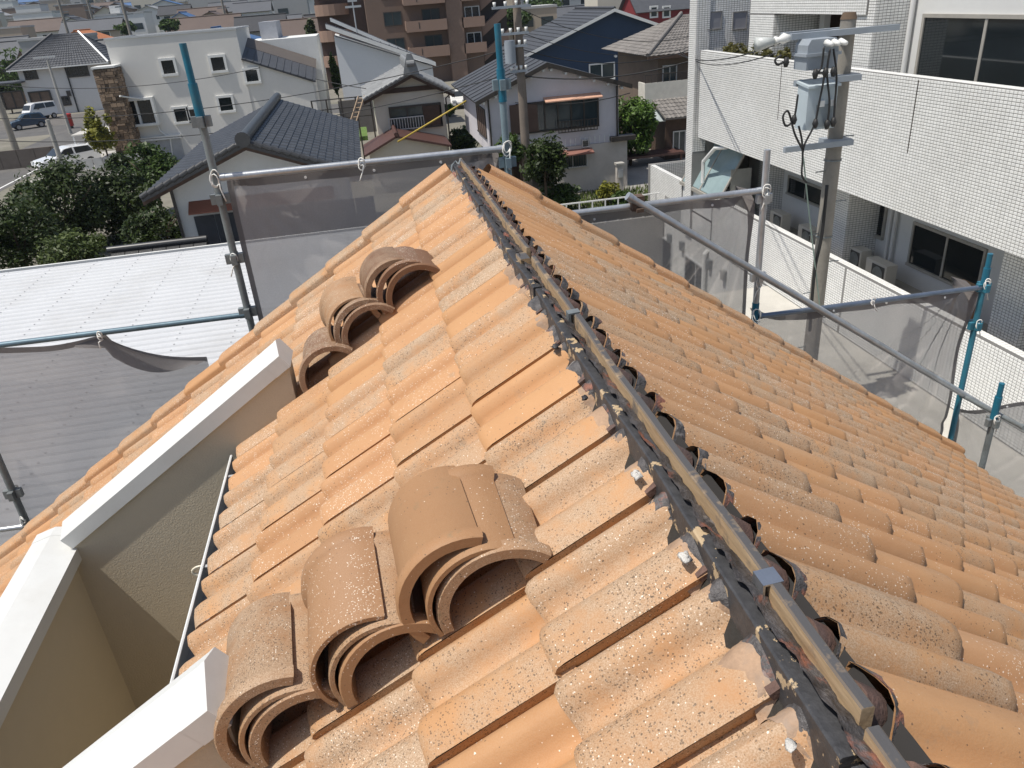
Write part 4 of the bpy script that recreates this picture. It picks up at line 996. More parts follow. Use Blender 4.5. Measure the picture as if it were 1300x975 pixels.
# yard stairs / ladder and rails between the houses
p0, p1 = gy(455, 122, 43.5), gy(440, 168, 43.5)
t = thing('ladder', 'weathered wooden ladder leaning beside the small cream house', 'ladder', p1)
for dx in (0, .32): MB().tube([p0+(dx, 0, 0), p1+(dx, -.5, 0)], .045, 6).build('stile', mat('raw timber', (0.42, 0.31, 0.21), 0.85), t)
for k in range(8): q = p0+(p1-p0)*(k+.5)/8+(0, -.5*(k+.5)/8, 0); MB().tube([q, q+(.32, 0, 0)], .025, 6).build('rung', MATS['raw timber'], t)
gp = gy(446, 172, 46); box_ = MB().box(gp[0]-1.4, gp[0]+.9, 45, 49, gp[2]-.2, gp[2]).build('deck', mat('green artificial turf', (0.10, 0.17, 0.035), 0.9, .2, 3), None, org=(gp[0], 47, gp[2])); tag(box_, 'green turf covered deck between the black roof and cream house', 'deck')
t = thing('yard_fence', 'dark metal yard railing beside the black-tiled roof', 'fence', gy(430, 140, 45))
A, B = gy(395, 128, 45), gy(470, 128, 45)
for k in range(5): x = A[0]+(B[0]-A[0])*k/4; box('post', M_dframe, t, x-.04, x+.04, 44.96, 45.04, 0, A[2])
for dz in (0, .5, 1.0): box('bar', M_dframe, t, A[0], B[0], 44.97, 45.03, A[2]-dz-.05, A[2]-dz)
# ---------------------------------------------------------------- lilac-white house (centre)
YC = 36.6; a = gy(692, 82, YC); X0, X1 = gy(618, 140, YC)[0], gy(785, 140, YC)[0]
zer = gy(780, 106, YC)[2]; zbt = gy(700, 188, YC)[2]; zg = 0.0
t = thing('gable_house', 'lilac-white two-storey house with low dark gable and open ground floor', 'house', ((X0+X1)/2, YC+4, 0))
MB().ext([(X0, YC, zbt), (X1, YC, zbt), (X1, YC, zer), (a[0], YC, a[2]), (X0, YC, zer-.05)], (0, 8.5, 0)).build('wall', M_lilac, t)
sl_ = (a[2]-zer)/(X1-a[0]); ov = .55; sl2 = (a[2]-zer+.05)/(a[0]-X0)
rf = MB().slab((a[0], YC-.4, a[2]+.1), (X1+ov, YC-.4, zer-sl_*ov+.1), (X1+ov, YC+9, zer-sl_*ov+.1), (a[0], YC+9, a[2]+.1), .1).slab((X0-ov, YC-.4, zer-.05-sl2*ov+.1), (a[0], YC-.4, a[2]+.1), (a[0], YC+9, a[2]+.1), (X0-ov, YC+9, zer-.05-sl2*ov+.1), .1).build('roof', M_slate, t)
for sg in (0, 1):
    A = np.array([a[0], YC-.42, a[2]+.12]); B = np.array([X1+ov, YC-.42, zer-sl_*ov+.12]) if sg else np.array([X0-ov, YC-.42, zer-.05-sl2*ov+.12])
    MB().ext([A, B, B+(0, 0, -.2), A+(0, 0, -.2)], (0, .04, 0)).build('bargeboard', M_dframe, rf)
    for k in range(6):
        q = A+(B-A)*(k+.3)/6; box('purlin_end', M_white, rf, q[0]-.05, q[0]+.05, YC-.36, YC+.0, q[2]-.32, q[2]-.22)
for k in range(9):
    y = YC-.4+9.4*(k+.5)/9.5; 
    MB().ext([(X0-ov, y, zer-.05-sl2*ov+.11), (a[0], y, a[2]+.11), (a[0], y, a[2]+.14), (X0-ov, y, zer-.05-sl2*ov+.14)], (0, .03, 0)).build('roof_seam', M_slate, rf)
M_brown2 = mat('brown blind', (0.13, 0.085, 0.065), 0.9)
w1 = wpx(t, 708, 146, 100, 32, YC, fm=M_dframe, gm=M_glass2, mull=5, t=.07, depth=.12)
p = gy(662, 150, YC); box('shutter', M_brown2, w1, p[0]-.55, p[0]+.75, YC-.15, YC-.08, p[2]-.65, p[2]+.62)
p = gy(730, 154, YC); rl = MB(); rl.box(p[0]-.9, p[0]+1.0, YC-.36, YC-.32, p[2]+.06, p[2]+.1); rl.box(p[0]-.9, p[0]+1.0, YC-.36, YC-.32, p[2]-.42, p[2]-.38)
for k in range(13): rl.box(p[0]-.9+k*.155, p[0]-.87+k*.155, YC-.36, YC-.33, p[2]-.4, p[2]+.08)
rl.build('railing', M_dframe, w1)
p = gy(735, 122, YC); MB().ext([(p[0]-1.7, YC-.5, p[2]-.05), (p[0]-1.7, YC, p[2]+.1), (p[0]-1.7, YC, p[2]+.05), (p[0]-1.7, YC-.5, p[2]-.1)], (2.7, 0, 0)).build('canopy', mat('salmon sheet', (0.62, 0.36, 0.25), 0.6), t)
p0, p1 = gy(706, 205, YC), gy(789, 200, YC); xa, xb = p0[0], p1[0]
wallA = mat('stained white plaster', (0.56, 0.52, 0.47), 0.9, 0.08, 0.9, bmp=.2, dirt=(0.36, 0.32, 0.27), dirtamt=.5)
MB().box(xa, xb+.25, YC-.12, YC+6, 0, zbt-.01).build('ground_floor_wall', wallA, t)
box('back_wall', M_wood, t, X0+.2, xa, YC+4, YC+4.2, 0, zbt)
for k in range(3): box('column', M_wood, t, X0+.1+k*1.3, X0+.22+k*1.3, YC+.1, YC+.22, 0, zbt)
box('side_eave', M_dframe, t, xb-.6, xb+.6, YC-.4, YC+.2, zbt+.05, zbt+.25)
w2 = wpx(t, 727, 203, 34, 16, YC-.12, fm=M_alu, gm=M_glass2, mull=1, t=.05, depth=.1)
p = gy(727, 203, YC-.2); rl = MB()
for k in range(11): rl.box(p[0]-.62+k*.124, p[0]-.60+k*.124, YC-.30, YC-.28, p[2]-.33, p[2]+.33)
rl.build('bars', M_dframe, w2)
p = gy(728, 193, YC-.12); MB().ext([(p[0]-.85, YC-.6, p[2]-.02), (p[0]-.85, YC-.12, p[2]+.12), (p[0]-.85, YC-.12, p[2]+.06), (p[0]-.85, YC-.6, p[2]-.08)], (1.75, 0, 0)).build('awning', mat('rust red awning', (0.26, 0.12, 0.09), 0.7), t)
wpx(t, 743, 182, 7, 7, YC-.12, fm=M_alu, mull=0, t=.04)
for k in range(26): box('corrugation', M_white, t, X0+(X1-X0)*k/26, X0+(X1-X0)*k/26+.04, YC-.03, YC-.003, zbt, zbt+.35)
for xx in (X1-.12, X0+.05): box('drain_pipe', M_dframe, t, xx, xx+.07, YC-.1, YC-.03, zbt-.4, zer-.1)
window(t, 'x', X0, YC+.6, YC+3.2, zbt+.7, zbt+1.9, fm=M_dframe, gm=M_brown2, mull=3, t=.06)
g0, g1 = gy(775, 232, 35.0), gy(793, 235, 35.0)
t = thing('gate_post', 'short rough concrete gate post beside the stained plaster wall', 'post', (g1[0]-.1, 35.2, 0)); box('post', wallA, t, g1[0]-.35, g1[0]-.05, 35.0, 35.3, 0, 1.35); box('cap', M_conc, t, g1[0]-.4, g1[0], 34.95, 35.35, 1.35, 1.45); box('meter_box', M_alu, t, g1[0]-.3, g1[0]-.1, 34.92, 35.0, .8, 1.15)
# ---------------------------------------------------------------- navy house
YN_ = 66.0; a = gy(778, 12, YN_); l, r_ = gy(666, 70, YN_), gy(858, 50, YN_)
t = gable('navy_house', 'large navy blue house with white bargeboards and dark slate roof', 'house', l[0], a[0]+(a[0]-l[0]), YN_, YN_+11, l[2], a[2], 'y', mat('navy siding', (0.018, 0.042, 0.088), 0.6, 0.1, 0.6, bmp=.1), M_slate, .5, .12, fascia=M_white)
rr = [c for c in t.children if c.name.startswith('roof')][0]
for k in range(16):
    u = (k+.5)/16; A = np.array([a[0]-.02, YN_-.5, a[2]+.07]); B = np.array([l[0]-.5, YN_-.5, l[2]-.5*(a[2]-l[2])/(a[0]-l[0])+.07]); q = A+(B-A)*u
    box('slate_course', M_slate, rr, q[0]-.02, q[0]+.02, YN_-.5, YN_+11.5, q[2], q[2]+.03)
wpx(t, 764, 91, 30, 17, YN_, fm=M_white, gm=M_glass2, mull=1, t=.1, depth=.1)
p = gy(805, 80, YN_); box('vent_hood', M_white, t, p[0]-.3, p[0]+.3, YN_-.35, YN_, p[2]-.3, p[2]+.3)
p = gy(781, 71, YN_); MB().tube([(p[0], YN_-.2, p[2]), (p[0], YN_, p[2])], .12, 8).build('wall_lamp', M_white, t)
# ---------------------------------------------------------------- grey tiled house behind the apartment block
YG2 = 43.0; a = gy(822, 72, YG2); zr2 = a[2]+2.6
M_dull = tilegrey('dull grey brown roof tile', (0.19, 0.175, 0.16), 0.7)
t = thing('grey_roof_house', 'old house with weathered grey tile roof and white balcony behind apartments', 'house', (a[0]+5, YG2+4, 0))
MB().box(a[0]+.9, a[0]+9, YG2+.8, YG2+8, 0, a[2]+.1).build('wall', mat('old brown wall', (0.16, 0.12, 0.09), 0.9, .2, 1), t)
e = [(a[0], YG2, a[2]), (a[0]+10, YG2, a[2]), (a[0]+10, YG2+8.6, a[2]), (a[0], YG2+8.6, a[2])]; q0, q1 = (a[0]+3.6, YG2+4.3, a[2]+1.75), (a[0]+7, YG2+4.3, a[2]+1.75)
rf = MB().add(e+[q0, q1], [(0, 1, 5, 4), (1, 2, 5), (2, 3, 4, 5), (3, 0, 4), (0, 3, 2, 1)]).build('roof', M_dull, t)
b = MB(); pantile(b, e[0], e[1], q1, q0, 36, 15, .03, .03); pantile(b, e[3], e[0], q0, q0, 26, 14, .03, .03); b.build('roof_tile', M_dull, rf, kind='stuff')
MB().tube([(e[0][0], e[0][1], e[0][2]+.08), (q0[0], q0[1], q0[2]+.1)], .1, 8).build('hip_cap', M_dull, rf); MB().box(a[0], a[0]+10, YG2-.06, YG2+.02, a[2]-.18, a[2]-.02).build('eave_board', M_wood, rf)
p0, p1 = gy(818, 106, YG2-.2), gy(868, 133, YG2-.2)
bal = MB().box(p0[0], p1[0]+1.2, YG2-.3, YG2-.22, p1[2]+.05, p0[2]).box(p0[0], p0[0]+.08, YG2-.22, YG2+.8, p1[2]+.05, p0[2]).build('balcony', mat('cream panel', (0.66, 0.63, 0.55), 0.8), t)
rl = MB(); 
for k in range(8): rl.box(p0[0]+k*.35, p0[0]+.03+k*.35, YG2-.3, YG2-.27, p0[2], p0[2]+.4)
rl.box(p0[0], p1[0]+1.2, YG2-.3, YG2-.26, p0[2]+.4, p0[2]+.44); rl.build('railing', M_dframe, bal)
wpx(t, 850, 96, 16, 22, YG2+.78, fm=M_alu, gm=M_glass2, mull=1, t=.06)
wpx(t, 862, 180, 14, 24, YG2-1.6, fm=M_alu, gm=M_glass2, mull=1, t=.06)
p = gy(842, 141, YG2-2); MB().slab((p[0], YG2-2.4, p[2]-.35), (p[0]+4, YG2-2.4, p[2]-.35), (p[0]+4, YG2+.7, p[2]+.7), (p[0], YG2+.7, p[2]+.7), .08).build('lower_roof', M_dull, t)
b = MB(); pantile(b, (p[0], YG2-2.4, p[2]-.35), (p[0]+4, YG2-2.4, p[2]-.35), (p[0]+4, YG2+.7, p[2]+.7), (p[0], YG2+.7, p[2]+.7), 16, 8, .03, .03); b.build('lower_roof_tile', M_dull, t, kind='stuff')
box('lower_wall', M_wood, t, p[0]+.3, p[0]+4, YG2-1.6, YG2+.7, 0, p[2]-.4)
p = gy(828, 146, YG2-.8); MB().slab((p[0]-.9, YG2-1.6, p[2]-.25), (p[0]+.9, YG2-1.6, p[2]-.25), (p[0]+.9, YG2-.3, p[2]+.2), (p[0]-.9, YG2-.3, p[2]+.2), .04).build('canopy', mat('polycarbonate', (0.42, 0.47, 0.48), 0.3), t)
p = gy(822, 196, 40.5); bq = MB().box(p[0]-2.2, p[0]+2.0, 40.2, 41.6, p[2]-.12, p[2]).box(p[0]-2.1, p[0]-2.0, 40.3, 40.4, 0, p[2]-.1).box(p[0]+1.8, p[0]+1.9, 40.3, 40.4, 0, p[2]-.1).build('carport_roof', M_brown, None, org=(p[0], 40.9, 0)); tag(bq, 'low brown carport roof beside the tiled parapet', 'carport')
# red house
YR = 118.0; a = gy(838, 12, YR)
t = gable('red_house', 'dark red clapboard house with white window frames far behind', 'house', a[0]-3.3, a[0]+5, YR, YR+8, a[2]+.1, a[2]+2.8, 'x', mat('red clapboard', (0.20, 0.018, 0.02), 0.7, .1, .6), M_slate, .5, fascia=M_white)
for cx in (830, 846): wpx(t, cx, 15, 7, 10, YR, fm=M_white, gm=M_glass2, mull=0, t=.22, depth=.12)
# ---------------------------------------------------------------- brown apartment block
YBA = 100.0; X0, X1 = gy(468, 40, YBA)[0], gy(612, 40, YBA)[0]; ZT = 19.0
M_bt = mat('brown tile facade', (0.19, 0.13, 0.098), 0.8, 0.08, 0.5); M_bt2 = mat('light brown tile parapet', (0.30, 0.20, 0.15), 0.8, 0.06, 0.5)
t = thing('brown_apartment_block', 'brown tiled apartment block with pinkish balconies', 'building', ((X0+X1)/2, YBA+6, 0))
MB().box(X0, X1, YBA, YBA+12, 0, ZT).build('wall', M_bt, t)
MB().box(gy(405, 40, YBA+3)[0], X0, YBA+4, YBA+12, 0, ZT-4).build('wing_wall', mat('dark brown tile', (0.085, 0.055, 0.045), .8), t)
xs = gy(640, 40, YBA+1)[0]
MB().box(X1, xs+.6, YBA+2, YBA+12, 0, ZT).build('stair_wall', mat('stair dark', (0.06, 0.05, 0.045), .9), t)
for zf in (2.9, 5.7, 8.5, 11.3, 14.1):
    p0, p1 = gy(514, 30, YBA)[0], gy(566, 30, YBA)[0]
    bb = MB().box(p0, p1, YBA-1.5, YBA-1.35, zf, zf+1.15).box(p0, p0+.15, YBA-1.35, YBA, zf, zf+1.15).box(p1-.15, p1, YBA-1.35, YBA, zf, zf+1.15).box(p0, p1, YBA-1.35, YBA, zf, zf+.15).build('balcony', M_bt2, t)
    box('slot', M_dframe, bb, (p0+p1)/2-.9, (p0+p1)/2-.8, YBA-1.52, YBA-1.505, zf+.3, zf+1.0)
    window(t, 'y', YBA, p0+2.2, p1-.7, zf+.3, zf+2.2, fm=M_dframe, gm=M_glass2, mull=1, t=.1)
    q = gy(500, 30, YBA)[0]; window(t, 'y', YBA, q-1.0, q+.9, zf+.9, zf+2.2, fm=M_dframe, gm=M_glass2, mull=1, t=.1)
    q0, q1 = gy(592, 30, YBA)[0], gy(611, 30, YBA)[0]
    MB().box(q0-.6, q1+.3, YBA-1.0, YBA-.9, zf, zf+1.1).box(q0-.6, q1+.3, YBA-.9, YBA, zf, zf+.12).build('balcony', M_bt2, t)
    window(t, 'y', YBA, q0, q1-.2, zf+.3, zf+2.1, fm=M_alu, mull=1, t=.1)
    cxa = gy(424, 30, YBA+4)[0]
    cv = MB(); cv.ext([(cxa+2.0*math.cos(th)*1.0, YBA+4-1.6*math.sin(th), zf-.4) for th in np.linspace(0, math.pi, 10)], (0, 0, 1.2)); cv.build('round_balcony', M_bt2, t)
    MB().ext([(X1+.2, YBA+1.0, zf-1.2), (xs+.5, YBA+1.0, zf+1.0), (xs+.5, YBA+1.0, zf+2.1), (X1+.2, YBA+1.0, zf-.1)], (0, .9, 0)).build('stair_parapet', M_bt2, t)
box('pillar', mat('mid brown tile', (0.23, 0.155, 0.115), .8), t, gy(568, 40, YBA)[0], gy(588, 40, YBA)[0], YBA-1.0, YBA, 0, ZT)
# ---------------------------------------------------------------- white-tiled apartment building, right
XA = 11.0
apt = thing('white_apartment', 'white mosaic-tiled apartment building with long deep balconies', 'building', (XA+4, 16, 0))
M_grout = mat('grey grout', (0.24, 0.235, 0.225), 0.95, 0.1, 2); M_ceram = mat('white ceramic tile', (0.79, 0.79, 0.765), 0.35, 0.06, 0.5, rnd=0.05, dirt=(0.55, 0.54, 0.50), dirtamt=0.35)
M_aw = mat('apartment white wall', (0.66, 0.66, 0.64), 0.8, 0.04, 0.6)
def clad(parent, o, u, v, nu, nv, pu, pv, nrm, name='wall_tile', gap=.012, rise=.008):
    """ceramic tile pads with recessed grout between them"""
    o, u, v, nrm = [np.array(q, float) for q in (o, u, v, nrm)]
    I, J = np.meshgrid(np.arange(nu), np.arange(nv), indexing='ij'); I = I.ravel(); J = J.ravel(); n = len(I)
    V = np.zeros((n, 8, 3))
    for k, (a_, b_) in enumerate(((0, 0), (1, 0), (1, 1), (0, 1))):
        for lev in (0, 1):
            ins = gap/2+(.004 if lev else 0)
            uu = I*pu+(ins if a_ == 0 else pu-ins); vv = J*pv+(ins if b_ == 0 else pv-ins)
            V[:, k+4*lev] = o+uu[:, None]*u+vv[:, None]*v+nrm*(rise*lev)
    base = (np.arange(n)*8)[:, None]
    F = []
    flip = np.cross(u, v)@nrm < 0
    for q in ((4, 5, 6, 7), (0, 1, 5, 4), (1, 2, 6, 5), (2, 3, 7, 6), (3, 0, 4, 7)):
        F.append(base+np.array(q[::-1] if flip else q))
    F = np.concatenate(F).tolist()
    b = MB(); b.v = V.reshape(-1, 3).tolist(); b.f = [tuple(q) for q in F]
    return b.build(name, M_ceram, parent, kind='stuff')
PU, PV = .098, .0645
yl = gx(889, 60, XA)[1]; zt6 = 6.62; zb6 = 3.76; ya = 5.0
fas = MB().box(XA, XA+.22, ya, yl, zb6, zt6).build('balcony_front', M_grout, apt)
clad(fas, (XA, ya, zb6), (0, 1, 0), (0, 0, 1), int((yl-ya)/PU), int((zt6-zb6)/PV), PU, PV, (-1, 0, 0))
clad(fas, (XA, ya, zt6), (0, 1, 0), (1, 0, 0), int((yl-ya)/PU), 3, PU, .075, (0, 0, 1), 'coping_tile')
clad(fas, (XA, yl, zb6), (1, 0, 0), (0, 0, 1), 2, int((zt6-zb6)/PV), .11, PV, (0, 1, 0))
for px, py in ((992, 100), (1163, 130)):
    y = gx(px, py, XA)[1]; box('expansion_joint', M_dframe, fas, XA-.0105, XA-.002, y, y+.03, zt6-1.55, zt6-.05)
box('floor_slab', M_aw, apt, XA+.22, XA+6, ya, yl+1.2, zb6+.02, zb6+.4)
XW = XA+2.3   # recessed wall line
box('recessed_wall', M_aw, apt, XW, XW+.3, ya, yl+1.0, .9, zb6+.02)
box('terrace_floor', M_conc, apt, XA+.2, XW, ya, 26, .75, .95)
yw1 = gx(905, 235, XA+.1)[1]; zl1 = 1.90; XLW = XA+.1
lw = MB().box(XLW, XLW+.2, ya, yw1, 0, zl1).build('terrace_wall', M_grout, apt)
yj = gx(1073, 340, XLW)[1]
clad(lw, (XLW, ya, .03), (0, 1, 0), (0, 0, 1), int((yj-.05-ya)/PU), int((zl1-.03)/PV), PU, PV, (-1, 0, 0))
clad(lw, (XLW, yj, .03), (0, 1, 0), (0, 0, 1), int((yw1-yj)/PU), int((zl1-.03)/PV), PU, PV, (-1, 0, 0))
clad(lw, (XLW, ya, zl1), (0, 1, 0), (1, 0, 0), int((yw1-ya)/PU), 3, PU, .068, (0, 0, 1), 'coping_tile')
# lower storey below the street deck, in the sunken yard
lz = MB().box(XLW+.0, XLW+.2, 21.3, 30.3, -3.0, -.002).build('basement_wall', M_grout, apt)
clad(lz, (XLW, 21.3, -3.0), (0, 1, 0), (0, 0, 1), int(9.0/PU), int(2.98/PV), PU, PV, (-1, 0, 0))
lz2 = MB().box(XLW+.0, XLW+.2, yw1+.002, 30.3, 0, 1.0).build('basement_wall', M_grout, apt)
clad(lz2, (XLW, yw1, .03), (0, 1, 0), (0, 0, 1), int((30.3-yw1)/PU), int(.95/PV), PU, PV, (-1, 0, 0))
for px, py in ((842, 318), (884, 352)): 
    p = gx(px, py, XLW); window(apt, 'x', XLW-.02, p[1]-1.0, p[1]+1.0, p[2]-.75, p[2]+.55, fm=M_alu, gm=M_glass, mull=1, t=.06, depth=.04)
for px, py in ((852, 303), (868, 313), (903, 336), (921, 350)): p = gx(px, py, XLW); box('wall_lamp', M_galvd, apt, XLW-.15, XLW-.015, p[1]-.12, p[1]+.12, p[2]-.14, p[2]+.2)
p = gx(896, 322, XLW-.1); MB().tube([(XLW-.02, p[1], p[2]+.1), (XLW-.14, p[1], p[2]), (XLW-.14, p[1], -2.95)], .09, 8).build('drain_pipe', M_white, apt)
rw = thing('retaining_wall', 'concrete retaining wall round the sunken yard below the white apartments', 'wall', (8, 25.8, -3))
box('wall', M_conc, rw, 4.4, 11.08, 30.3, 30.5, -3.0, .10); box('wall', M_conc, rw, 4.4, 4.6, 21.1, 30.3, -3.0, .10); box('wall', M_conc, rw, 4.6, 11.08, 21.1, 21.3, -3.0, .006)
fr = thing('yard_railing', 'white railing along the edge of the sunken yard', 'railing', (6, 30.2, 0))
for k in range(12): box('post', M_white, fr, 4.7+k*.55, 4.75+k*.55, 30.36, 30.41, .1, 1.0)
for z in (.55, 1.0): box('bar', M_white, fr, 4.7, 10.9, 30.36, 30.41, z, z+.05)
for k, (x, w_) in enumerate(((8.6, .5), (9.5, .35))): tag(MB().box(x, x+w_, 29.6, 30.1, -3, -1.9+.2*k).box(x+.03, x+w_-.03, 29.55, 29.6, -2.6, -2.1).build('utility_box', M_white, None, org=(x, 29.8, -3)), ['broad white utility box in the sunken yard', 'slim white utility box in the sunken yard'][k], 'utility box')
def wxp(parent, x, c0, c1, X, **kw):
    p, q = gx(*c0, X), gx(*c1, X); return window(parent, 'x', X, p[1], q[1], p[2], q[2], **kw)
M_frameg = mat('champagne frame', (0.36, 0.34, 0.30), .5)
wxp(apt, 0, (1163, 285), (1240, 372), XW, fm=M_frameg, mull=1, t=.07)
wxp(apt, 0, (1103, 252), (1120, 300), XW, fm=M_frameg, mull=0, t=.09)
wxp(apt, 0, (1003, 225), (1045, 262), XW, fm=M_frameg, mull=1, t=.07)
def pier(c0, c1, X, depth, z0, z1, name='pier'):
    ya_, yb_ = gx(*c0, X)[1], gx(*c1, X)[1]; ya_, yb_ = min(ya_, yb_), max(ya_, yb_)
    o = MB().box(X, X+depth, ya_, yb_, z0, z1).build(name, M_grout, apt)
    nv = int((z1-z0)/PV); clad(o, (X, ya_, z0), (0, 1, 0), (0, 0, 1), max(1, round((yb_-ya_)/PU)), nv, (yb_-ya_)/max(1, round((yb_-ya_)/PU)), PV, (-1, 0, 0))
    clad(o, (X, ya_, z0), (1, 0, 0), (0, 0, 1), max(1, round(depth/PU)), nv, depth/max(1, round(depth/PU)), PV, (0, -1, 0)); return o
pier((1075, 280), (1058, 270), XW-1.0, 1.0, .95, zb6)
pier((1300, 400), (1262, 380), XW-1.1, 1.1, .95, zb6)
pier((963, 222), (978, 226), XW-.5, .5, .95, zb6)
for px, py in ((1140, 260), (1134, 258)): p = gx(px, py, XW-.1); MB().tube([(XW-.1, p[1], .95), (XW-.1, p[1], zb6)], .05, 8).build('drain_pipe', M_aw, apt)
# glazed lean-to
p0 = gx(880, 175, XA); g0 = gx(915, 235, XLW)[1]; g1 = gx(868, 200, XLW)[1]
zg0, zg1 = 1.93, zb6
t = thing('glass_lean_to', 'sloping glass lean-to between balcony and lower parapet of white apartments', 'lean-to', (XLW, (g0+g1)/2, zg0))
for k in range(3): y = g0+(g1-g0)*k/2; MB().ext([(XLW-.05, y-.04, zg0), (XA+1.1, y-.04, zg1), (XA+1.1, y-.04, zg1-.1), (XLW-.05, y-.04, zg0-.1)], (0, .08, 0)).build('glazing_bar', M_frameg, t)
for k in range(2):
    y = g0+(g1-g0)*k/2; MB().ext([(XLW-.03, y+.05, zg0), (XA+1.1, y+.05, zg1-.02), (XA+1.1, y+.05, zg1-.04), (XLW-.03, y+.05, zg0-.02)], (0, (g1-g0)/2-.1, 0)).build('pane', mat('frosted glass', (0.28, 0.37, 0.38), .12), t)
MB().box(XLW-.1, XLW+.35, g0-.1, g1+.1, zg0-.16, zg0-.04).build('sill', M_frameg, t)
box('side_panel', mat('frosted panel', (0.36, 0.36, 0.33), .5), t, XLW+.35, XLW+1.1, g0-.02, g0+.02, .9, 2.9)
MB().box(XLW, XLW+1.2, g0, g1, 0, zg0-.17).build('base', M_aw, t)
MB().tube([gx(922, 187, XLW), gx(908, 188, XLW), gx(893, 205, XLW), gx(892, 232, XLW)], .07, 8).build('white_pipe', M_white, t, angle=50)
dn = gx(936, 222, XW); t2 = box('towel', mat('blue towel', (0.015, 0.10, 0.30), .9, .2, 5), None, XW-.6, XW-.55, dn[1]-.35, dn[1]+.2, dn[2]-.5, dn[2]+.6); tag(t2, 'blue towel hanging on the shaded terrace', 'towel')
# low tiled parapet corner
for (c0, z1, lab) in (((825, 205), 1.35, 'stepped white tiled parapet at the end of the lean-to'),):
    yy = gx(*c0, XLW-.0)[1]; o = thing('tiled_parapet', lab, 'wall', (XLW, yy, 0)); w0 = MB().box(XLW, XLW+.2, g1+.1, yy, 0, 1.85).box(XLW, XLW+3, yy, yy+.2, 0, 1.85).build('wall', M_grout, o)
    clad(w0, (XLW, g1+.1, .03), (0, 1, 0), (0, 0, 1), int((yy-g1-.1)/PU), 28, PU, PV, (-1, 0, 0)); clad(w0, (XLW, g1+.1, 1.85), (0, 1, 0), (1, 0, 0), int((yy-g1-.1)/PU), 2, PU, .1, (0, 0, 1), 'coping_tile')
    clad(w0, (XLW+.2, yy, .03), (1, 0, 0), (0, 0, 1), 28, 28, PU, PV, (0, -1, 0))
# AC units on the terrace
M_ac = mat('cream air conditioner', (0.55, 0.53, 0.47), .6, .05, 2)
def ac(px, py, X, label, w_=.80):
    p = gx(px, py, X); y = p[1]; z0 = .95
    t = thing('air_conditioner', label, 'air conditioner', (X, y, z0), 'air conditioner units on the terrace')
    MB().box(X, X+.32, y-w_/2, y+w_/2, z0+.06, z0+.70).build('casing', M_ac, t)
    MB().box(X-.012, X-.002, y-w_*.42, y+w_*.18, z0+.13, z0+.63).build('grille', mat('dark grille', (0.07, 0.07, 0.065), .7), t)
    MB().tube([(X-.02, y-w_*.12, z0+.38), (X-.012, y-w_*.12, z0+.38)], .22, 20).build('fan_guard', M_galvd, t)
    for s_ in (-1, 1): MB().box(X+.02, X+.3, y+s_*w_*.36-.04, y+s_*w_*.36+.04, z0, z0+.06).build('foot', M_dframe, t)
    return t
ac(1113, 332, XW-.9, 'large air conditioner unit before the dark terrace door', .9); ac(1082, 325, XW-.75, 'small air conditioner beside the tiled pier on the terrace'); ac(1022, 292, XW-.9, 'air conditioner unit right behind the utility pole'); ac(985, 276, XW-.85, 'air conditioner behind the plain grey scaffold post')
# wooden frame leaning
p = gx(1222, 375, XW-.6); t = thing('wooden_frame', 'bare wooden frame leaning by the terrace door', 'frame', (XW-.6, p[1], .95))
for a_, b_ in (((-.35, 0), (-.35, .95)), ((.35, 0), (.35, .95)), ((-.35, .95), (.35, .95)), ((-.35, .05), (.35, .05))): MB().tube([(XW-.6+.25*a_[1], p[1]+a_[0], .95+a_[1]), (XW-.6+.25*b_[1], p[1]+b_[0], .95+b_[1])], .03, 6).build('rail', mat('orange timber', (0.30, 0.18, 0.10), .8), t)
# upper storey
zU = zb6+.4
wu = box('upper_wall', M_aw, apt, XA+1.55, XA+1.8, ya, gx(1118, 60, XA+1.55)[1], zU, 12)
wxp(apt, 0, (1176, 22), (1330, 122), XA+1.55, fm=M_frameg, mull=1, t=.08)
yq0, yq1 = gx(1300, 60, XA+1.5)[1]-2, gx(1120, 60, XA+1.5)[1]
p = gx(1128, 60, XA+1.4); 
for px in (1122, 1150): p = gx(px, 60, XA+1.42); MB().tube([(XA+1.44, p[1], zU), (XA+1.44, p[1], 12)], .09 if px == 1122 else .06, 10).build('drain_pipe', mat('cream pipe', (0.62, 0.58, 0.48), .5) if px == 1122 else M_aw, apt, angle=50)
p = gx(1135, 72, XA+1.4); box('meter_box', mat('yellow box', (0.66, 0.60, 0.38), .6), apt, XA+1.3, XA+1.54, p[1]-.22, p[1]+.22, p[2]-.25, p[2]+.3)
pier((1108, 40), (1085, 40), XA+.55, 1.0, zU, 12)
yf0, yf1 = gx(1100, 12, XA+.5)[1], gx(952, 12, XA+.5)[1]; zfb = gx(1020, 18, XA+.5)[2]
uf = MB().box(XA+.5, XA+.7, yf0, yf1, zfb, zfb+3).build('upper_balcony_front', M_grout, apt); clad(uf, (XA+.5, yf0, zfb), (0, 1, 0), (0, 0, 1), int((yf1-yf0)/PU), 44, PU, PV, (-1, 0, 0))
box('upper_soffit', M_aw, apt, XA+.7, XA+5, yf0, yf1, zfb+.05, zfb+.3)
pier((982, 30), (952, 30), XA+.5, 1.6, zU, zfb)
yE = gx(884, 30, XA+.0)[1]
endw = MB().box(XA+.0, XA+.5, yE, yE+.6, 0, 12).build('end_pier', M_grout, apt)
clad(endw, (XA, yE, 0), (0, 1, 0), (0, 0, 1), 6, 180, .1, PV, (-1, 0, 0)); clad(endw, (XA, yE, zU-1), (1, 0, 0), (0, 0, 1), 5, 130, .1, PV, (0, -1, 0))
